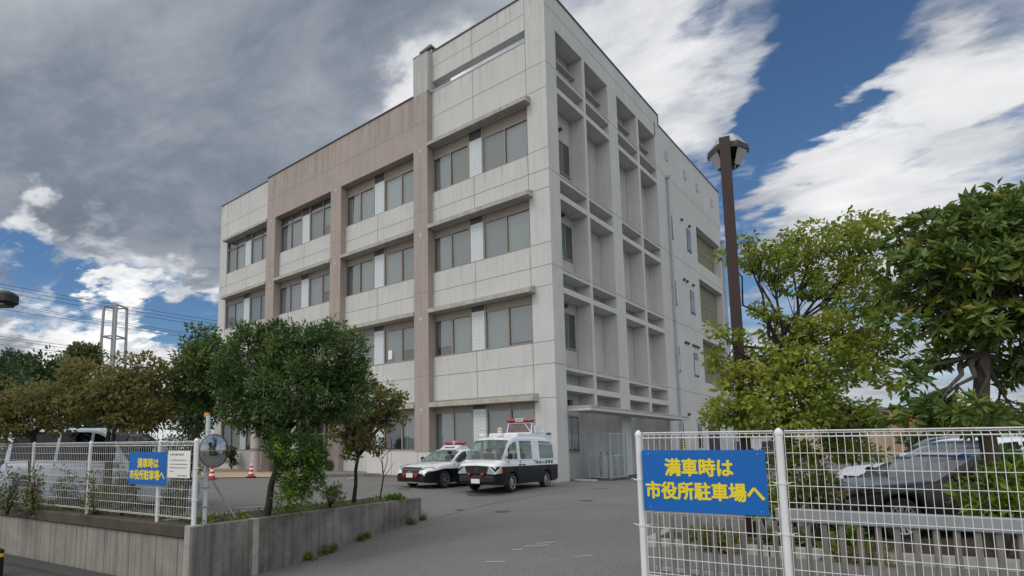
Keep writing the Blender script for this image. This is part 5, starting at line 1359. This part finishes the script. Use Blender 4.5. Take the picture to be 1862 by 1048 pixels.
tag(scatter_cover('ground_cover', [tuple(inpl(rr.uniform(.2, 6.7), rr.uniform(.25, 1.25), .07)) for _ in range(150)] + [tuple(along(-rr.uniform(.3, 30), rr.uniform(.3, 1.2), .08)) for _ in range(300)], LF_GRN, 8, .07, .09, 33), 'low weeds growing in the planter and along the verge', 'ground cover')
# weeds at the foot of the planter wall
for i, (x, y, s_) in enumerate(((560, 1008, 1), (585, 1003, 1.1), (602, 996, .8), (652, 976, .7), (664, 972, .7), (745, 951, .9), (768, 948, .6))):
    t_ = 1.0
    for _ in range(60):
        tt = _*.12; P_ = inpl(tt, -.08); P_.z = hz(P_.x, P_.y); d_ = (P_-CAM); u_ = d_.dot(RT)/d_.dot(FW)*FPX+PX
        if u_ > x: break
    plant('weed', ('low weed clump at the planter wall foot, nearest the street', 'second weed clump from the street along the planter wall foot', 'third weed clump from the street along the planter wall foot', 'fourth weed clump from the street along the planter wall foot', 'fifth weed clump from the street along the planter wall foot', 'weed clump at the inner corner of the planter wall end', 'tiny weed just past the end of the planter wall')[i],
          P_, [(P_+Vector((0, 0, .05*s_)), (.13*s_, .13*s_, .06*s_))], LF_OLV if i % 2 else LF_GRN, 16, 12, .06, .07, 40+i, group='weeds along the planter wall', elong=3)

# --- trees behind the left fence
def behind(px, d, z=.04): p = at(px, 840, d); p.z = z; return p
tree('maple_tree', 'leaning green tree just left of the big evergreen, behind the mirror', 'tree', behind(333, 13.6),
     [B(385, 655, 13.4, 50, 40), B(350, 665, 13.6, 34, 44), B(372, 612, 13.6, 20, 20), B(355, 598, 13.7, 14, 9), B(400, 690, 13.2, 52, 34), B(345, 715, 13.6, 30, 30), B(385, 735, 13.6, 26, 22), B(330, 690, 13.7, 16, 24)],
     leafm('mixed_leaf', (.060, .120, .036), (.105, .175, .048), (.20, .22, .066), .34, .45), BARKD, .06, 330, 26, .17, .10, 51, lean=at(362, 742, 13.6), shell=.35, droop=.3, elong=1.8, twigs=.6, flat=.7)
tree('maple_tree', 'rusty brown maple over the minivan, beside the lattice tower', 'tree', behind(192, 13.4),
     [B(150, 680, 13.4, 40, 32), B(208, 690, 13.6, 40, 18), B(255, 668, 13.4, 44, 26), B(295, 690, 13.3, 34, 30), B(225, 715, 13.1, 60, 30), B(160, 730, 13.3, 46, 30), B(270, 735, 13.2, 46, 26), B(235, 765, 13.0, 42, 20), B(135, 668, 13.6, 14, 12), B(300, 745, 13.3, 26, 26)],
     LF_RUST, BARKD, .06, 400, 19, .18, .095, 53, lean=at(200, 770, 13.4), shell=.35, droop=.4, elong=1.7, twigs=.6, flat=.55, trunks=2)
tree('maple_tree', 'rusty brown maple at the far left of the fence', 'tree', behind(58, 13.8),
     [B(25, 725, 13.8, 48, 28), B(85, 720, 13.6, 50, 28), B(120, 745, 13.5, 36, 28), B(45, 760, 13.7, 54, 24), B(0, 750, 14, 40, 30), B(100, 775, 13.6, 30, 16), B(20, 790, 13.8, 34, 14)],
     LF_RUST, BARKD, .06, 310, 19, .18, .095, 55, lean=at(62, 790, 13.8), shell=.35, droop=.4, elong=1.7, twigs=.6, flat=.55, trunks=2)
for i, (x, y, h_, lab) in enumerate(((20, 905, 30, 'vine clump at the left end of the mesh fence'), (65, 900, 40, 'vine clump behind the second mesh panel'), (120, 900, 38, 'leafy stems behind the fence near the minivan rear wheel'), (178, 905, 34, 'leafy stems climbing behind the third fence panel'), (225, 915, 20, 'low hedge plant behind the fence below the blue sign'), (320, 920, 22, 'dark weeds behind the fence corner post'))):
    P_ = behind(x, 13.0 if x < 150 else 12.0, .05); d_ = (P_-CAM).dot(HD)
    plant('fence_vine', lab, P_, [(P_+Vector((0, 0, .30)), (.40, .25, .30)), (P_+Vector((.1, 0, .65)), (.25, .2, .35))], LF_MAP if i % 2 else LF_OLV, 46, 12, .12, .075, 70+i, cat='vine', group='vines along the left fence', elong=2)
# darker masses behind
def far_tree(px, py, d, rx, ry, lab, seed, mat=LF_FAR, n=150, size=.3, grp='trees beyond the car park', ground=0.0, tr=.15):
    c = at(px, py, d); k = d/FPX; base = Vector((c.x, c.y, ground)); rr_ = random.Random(seed); bl = []
    for j in range(6):
        a = rr_.uniform(0, 6.28); q = rr_.uniform(.2, .55)
        o = (R0*math.cos(a)*rx*q + Vector((0, 0, 1))*math.sin(a)*ry*q)*k + HD*rr_.uniform(-.4, .4)*rx*k
        bl.append((c+o, (rx*k*rr_.uniform(.45, .7),)*2 + (ry*k*rr_.uniform(.45, .7),)))
    return tree('distant_tree', lab, 'tree', base, bl, mat, BARKD, tr, n, 26, rx*k*.20, size, seed, group=grp, shell=.5, twigs=.1)
FT = [(20, 668, 45, 42, 34, 'bluish pine showing above the maples at the far left edge', leafm('pine_leaf', (.045, .078, .041), (.078, .123, .063), (.134, .190, .101), .2, .6)),
      (90, 690, 40, 70, 44, 'dark bushy tree behind the left maples', LF_FAR), (5, 735, 36, 60, 60, 'dark tree low behind the left end of the fence', LF_FAR),
      (165, 740, 38, 70, 60, 'dark tree directly behind the lattice tower foot', LF_FAR), (260, 735, 37, 70, 55, 'dark tree behind the rusty maple right of the tower', LF_FAR),
      (345, 745, 36, 52, 60, 'dark tree behind the leaning green tree', LF_FAR), (150, 655, 42, 36, 30, 'olive treetop left of the lattice tower', LF_OLV), (215, 765, 34, 60, 30, 'low dark tree above the minivan roof', LF_FAR)]
for i, (px, py, d, rx, ry, lab, m) in enumerate(FT): far_tree(px, py, d, rx, ry, lab, 100+i, m)
b = MB(); 
tag(scatter_cover('hedge', [tuple(at(px, 0, 30).xy) + (rr.uniform(.1, 1.9),) for px in np.linspace(-60, 395, 420)], LF_FAR, 22, .45, .2, 120), 'dark hedge across the back of the left car park', 'hedge')

# --- planting by the building
def ball(name, lab, px, py, d, rx, ry, mat, seed, n=420, size=.05, z0=.15):
    c = at(px, py, d); k = d/FPX; base = Vector((c.x, c.y, z0))
    t = thing(name, lab, 'shrub', tuple(base)); rr_ = random.Random(seed); tips = []
    for _ in range(n):
        v = Vector((rr_.gauss(0, 1), rr_.gauss(0, 1), rr_.gauss(0, 1))).normalized(); e_ = .9+.1*rr_.random()
        tips.append((c-base+Vector((v.x*rx*k*e_, v.y*rx*k*e_, v.z*ry*k*e_)), v))
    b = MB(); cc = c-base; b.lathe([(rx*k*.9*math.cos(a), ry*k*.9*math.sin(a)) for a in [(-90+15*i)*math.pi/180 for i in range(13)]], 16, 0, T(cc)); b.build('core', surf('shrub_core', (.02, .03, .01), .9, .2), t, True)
    leaves('leaves', mat, t, tips, 10, .07, size, seed, elong=2); return t
ball('round_shrub', 'clipped round bright green shrub on the island kerb', 609, 847, 34.5, 14.5, 13, LF_GRN, 130)
ball('clipped_shrub', 'clipped brownish green shrub at the end of the low white wall', 653, 842, 37, 17.5, 15, LF_OLV, 131)
far_tree(622, 812, 38, 16, 34, 'tall narrow dark shrub between the bollard and the entrance', 132, LF_FAR, 80, .16, 'shrubs before the entrance', .1, .05)
far_tree(590, 825, 36, 20, 28, 'dark bushy shrub right of the entrance column', 133, LF_FAR, 80, .16, 'shrubs before the entrance', .1, .05)
far_tree(420, 830, 41, 14, 22, 'green potted tree against the entrance glass', 134, LF_FAR, 50, .14, 'shrubs before the entrance', .1, .05)

# --- right side
tb_ = at(1432, 870, 9.9); tb_.z = hz(tb_.x, tb_.y)
tree('dogwood_tree', 'yellow green broad leaved tree between lamp post and dark evergreen', 'tree', tb_,
     [B(1480, 440, 10.0, 62, 34), B(1560, 430, 10.1, 50, 40), B(1590, 405, 10.2, 22, 18), B(1410, 475, 9.9, 54, 28), B(1320, 470, 9.9, 26, 10), B(1380, 470, 9.9, 30, 22), B(1530, 490, 10.1, 60, 28), B(1455, 520, 9.9, 40, 22), B(1390, 560, 9.8, 30, 22), B(1360, 440, 9.9, 26, 12), B(1570, 545, 9.7, 60, 40), B(1530, 600, 9.4, 66, 44),
      B(1440, 600, 9.8, 46, 34), B(1400, 650, 9.6, 60, 34), B(1330, 640, 9.0, 34, 34), B(1295, 605, 9.1, 18, 12), B(1470, 670, 9.2, 90, 38), B(1580, 640, 9.6, 50, 44), B(1360, 700, 9.0, 50, 32), B(1430, 725, 8.9, 80, 36), B(1340, 750, 8.8, 56, 28), B(1420, 765, 8.8, 80, 24), B(1520, 745, 9.0, 70, 28), B(1300, 755, 8.9, 24, 18), B(1560, 765, 9.0, 44, 18), B(1500, 820, 9.2, 46, 22), B(1430, 830, 9.2, 50, 22), B(1560, 825, 9.3, 34, 20)],
     LF_DOG, BARKD, .058, 900, 21, .14, .088, 61, lean=at(1425, 640, 9.8), shell=.4, droop=.55, elong=1.75, twigs=.45, flat=.6, up=.45)
tm = at(1790, 870, 7.4); tm.z = hz(tm.x, tm.y)
tree('magnolia_tree', 'dark evergreen tree with large glossy leaves at the right edge', 'tree', tm,
     [B(1720, 430, 7.4, 90, 56), B(1810, 400, 7.4, 70, 56), B(1860, 430, 7.4, 80, 90), B(1690, 500, 7.3, 84, 56), B(1790, 500, 7.2, 100, 60), B(1870, 540, 7.2, 80, 70), B(1690, 585, 7.4, 76, 34), B(1790, 590, 7.2, 70, 46), B(1715, 640, 7.6, 50, 26), B(1850, 680, 7.6, 40, 30), B(1870, 630, 7.4, 70, 60), B(1635, 690, 7.4, 44, 26), B(1720, 745, 7.1, 80, 26), B(1660, 760, 7.2, 50, 22), B(1790, 765, 7.2, 60, 18), B(1850, 370, 7.4, 40, 30), B(1850, 750, 7.6, 40, 24), B(1940, 480, 7.4, 80, 120)],
     LF_MAG, BARK, .10, 900, 17, .135, .14, 63, lean=at(1787, 640, 7.4), shell=.35, limb=.42, elong=2.7, twigs=.5, whorl=True, up=.3, mat2=leafm('sunlit_glossy_leaf', (.15, .21, .035), (.24, .27, .045), (.32, .32, .06), .3, .35), frac2=.22, arch=.0)  # second leaf colour paints sunlight onto a random share of the crown
for i, (x, y, d, rx, ry, m, lab) in enumerate(((1805, 890, 7.2, 52, 46, LF_YG, 'yellow green shrub under the evergreen behind the right fence'), (1850, 860, 7.5, 40, 40, LF_GRN, 'green shrub at the far right edge behind the fence'), (1400, 905, 8.8, 50, 34, LF_DOG, 'drooping yellow green shrub behind the fence post'), (1480, 885, 8.3, 40, 30, LF_MAP, 'dull green shrub left of the black car nose'), (1540, 985, 7.9, 14, 22, LF_GRN, 'small upright weed before the slat fence rail'), (1300, 985, 8.4, 44, 10, LF_MAP, 'low brown ground plants by the lamp post foot'), (1560, 1010, 7.6, 60, 14, LF_RUST, 'low reddish ground plants behind the slat fence'), (1430, 985, 8.2, 40, 12, LF_OLV, 'low olive ground plants right of the lamp post foot'))):
    c = at(x, y, d); k = d/FPX; base = Vector((c.x, c.y, hz(c.x, c.y)))
    plant('shrub', lab, base, [(c, (rx*k, rx*k*.8, ry*k)), (c+Vector((0, 0, -ry*k*.5)), (rx*k*.8, rx*k*.7, ry*k*.6))], m, 60, 13, .11, .10, 140+i, cat='shrub', group='shrubs behind the right fence', elong=2.2)

# ================================================================== FAR BACKGROUND
def house(name, lab, px, d, w_, dp, h_, wallm, roofm, rz=0.0, roof='flat', cat='building', wins=3, grp=None):
    c = at(px, 815, d); t = thing(name, lab, cat, (c.x, c.y, -.3), -YAW+rz, grp)
    b = MB(); b.box(-w_/2, w_/2, 0, dp, 0, h_); b.build('wall', wallm, t)
    b = MB()
    if roof == 'gable': b.add([(-w_/2-.4, -.4, h_), (w_/2+.4, -.4, h_), (w_/2+.4, dp+.4, h_), (-w_/2-.4, dp+.4, h_), (-w_/2-.4, dp/2, h_+dp*.28), (w_/2+.4, dp/2, h_+dp*.28)], [(0, 1, 5, 4), (2, 3, 4, 5), (0, 4, 3), (1, 2, 5), (0, 3, 2, 1)])
    else: b.box(-w_/2-.15, w_/2+.15, -.15, dp+.15, h_, h_+.3)
    b.build('roof', roofm, t)
    for i in range(wins):
        for z in [1.2+2.9*k for k in range(int((h_-1)//2.9)+1) if 1.2+2.9*k+1.2 < h_]:
            x = -w_/2+w_*(i+.5)/wins; b = MB(); b.box(x-.7, x+.7, -.04, .0, z, z+1.2); f_ = b.build('window', MATS['slit_frame'], t); b = MB(); b.box(x-.62, x+.62, -.06, -.03, z+.08, z+1.12); b.build('pane', PDK, f_)
    return t
BEI = surf('beige_render', (.46, .37, .27), .9, .08, .3, .2); ROOFR = surf('orange_roof', (.42, .17, .09), .8, .1); ROOFG = surf('grey_roof', (.16, .165, .17), .7, .1); WH = surf('white_render', (.55, .56, .57), .85, .05)
bb = house('far_building', 'large plain beige building far behind the right car park', 1612, 75, 16, 14, 6.6, BEI, ROOFG, .1, 'flat', 'building', 2)
b = MB(); b.box(2.0, 4.2, -.08, -.02, 2.6, 3.1); b.build('blue_board', surf('far_blue', (.05, .10, .45), .6, 0), bb); b = MB(); b.box(4.2, 4.7, -.08, -.02, 2.6, 3.1); b.build('red_board', surf('far_red', (.5, .06, .06), .6, 0), bb)
house('house', 'white house with grey roof seen right of the evergreen trunk', 1838, 85, 8, 8, 5.4, WH, ROOFG, -.2, 'gable', 'house', 2)
house('house', 'house with orange roof behind the evergreen trunk', 1800, 70, 9, 8, 4.6, BEI, ROOFR, .3, 'gable', 'house', 2)
house('house', 'white far house low behind the black car', 1720, 95, 12, 9, 5.0, WH, ROOFG, .1, 'gable', 'house', 3)
house('house', 'pale house far behind the dogwood tree', 1480, 90, 22, 10, 4.4, WH, ROOFG, -.1, 'gable', 'house', 4)
house('shed', 'long low white building beyond the side wall', 1345, 60, 9, 6, 2.9, WH, ROOFG, .0, 'flat', 'building', 3)
for i, (px, d, rx, ry, lab) in enumerate(((1400, 70, 34, 22, 'far round tree left of the beige building'), (1540, 68, 36, 24, 'far round tree close beside the beige building'), (1690, 60, 40, 24, 'far tree right of the beige building'), (1760, 66, 30, 20, 'far tree before the orange roof'), (1860, 62, 34, 18, 'far tree at the right edge of the skyline'))):
    far_tree(px, 800, d, rx, ry, lab, 160+i, LF_FAR, 70, .4)

# lattice tower
tw = thing('lattice_tower', 'slim grey steel lattice tower with ladder beyond the left trees', 'tower', tuple(at(196, 815, 70).xy)+(-1.1,), .5)
TZ = at(196, 557, 70).z+1.1; GS = surf('dull_galvanised', (.33, .35, .37), .6, .1)
TS = 1.0
for sx in (-1, 1):
    for sy in (-1, 1):
        b = MB(); b.tube([(sx*TS*1.12, sy*TS*1.12, 0), (sx*TS*.9, sy*TS*.9, TZ)], .17, 8); b.build('leg', GS, tw, True)
z = .9
while z < TZ:
    k = TS*(1.12-.22*z/TZ); c4 = [(-k, -k, z), (k, -k, z), (k, k, z), (-k, k, z)]
    b = MB(); b.tube(c4+[c4[0]], .10, 6); b.build('cross_brace', GS, tw); z += (TZ-1.0)/5.0
b = MB()
for s_ in (-.28, .28): b.tube([(s_+.1, -.2, 0), (s_+.1, -.2, TZ)], .04, 5)
z = .4
while z < TZ: b.tube([(-.18, -.2, z), (.38, -.2, z)], .03, 5); z += .55
b.build('ladder', GS, tw)
# power cables
CAB = surf('cable_black', (.03, .03, .035), .6, 0)
CABL = [((0, 511), (396, 581)), ((0, 517), (396, 587)), ((0, 525), (396, 593)), ((48, 553), (396, 610)), ((0, 548), (396, 614)), ((0, 556), (396, 618)), ((0, 606), (340, 652)), ((0, 611), (340, 657)), ((0, 621), (340, 661)), ((0, 632), (340, 668)), ((60, 686), (330, 702)), ((0, 676), (330, 706))]
nm = ['topmost', 'second', 'third', 'fourth', 'fifth', 'sixth', 'seventh', 'eighth', 'ninth', 'tenth', 'eleventh', 'lowest']
for i, (a, c) in enumerate(CABL):
    a = Vector(a); c = Vector(c); d = (c-a)/(c.x-a.x); A_ = at(*(a - d*(a.x+260)), 82+i*.6); C_ = at(*(c + d*(520-c.x)), 64+i*.6)
    b = MB(); b.tube([A_.lerp(C_, k/14) - Vector((0, 0, 4*.45*(k/14)*(1-k/14))) for k in range(15)], .026, 4, 0, False)
    tag(b.build('power_cable', CAB, None, True), 'black power cable crossing the left sky, %s counted from above' % nm[i], 'cable', 'power cables across the left sky')
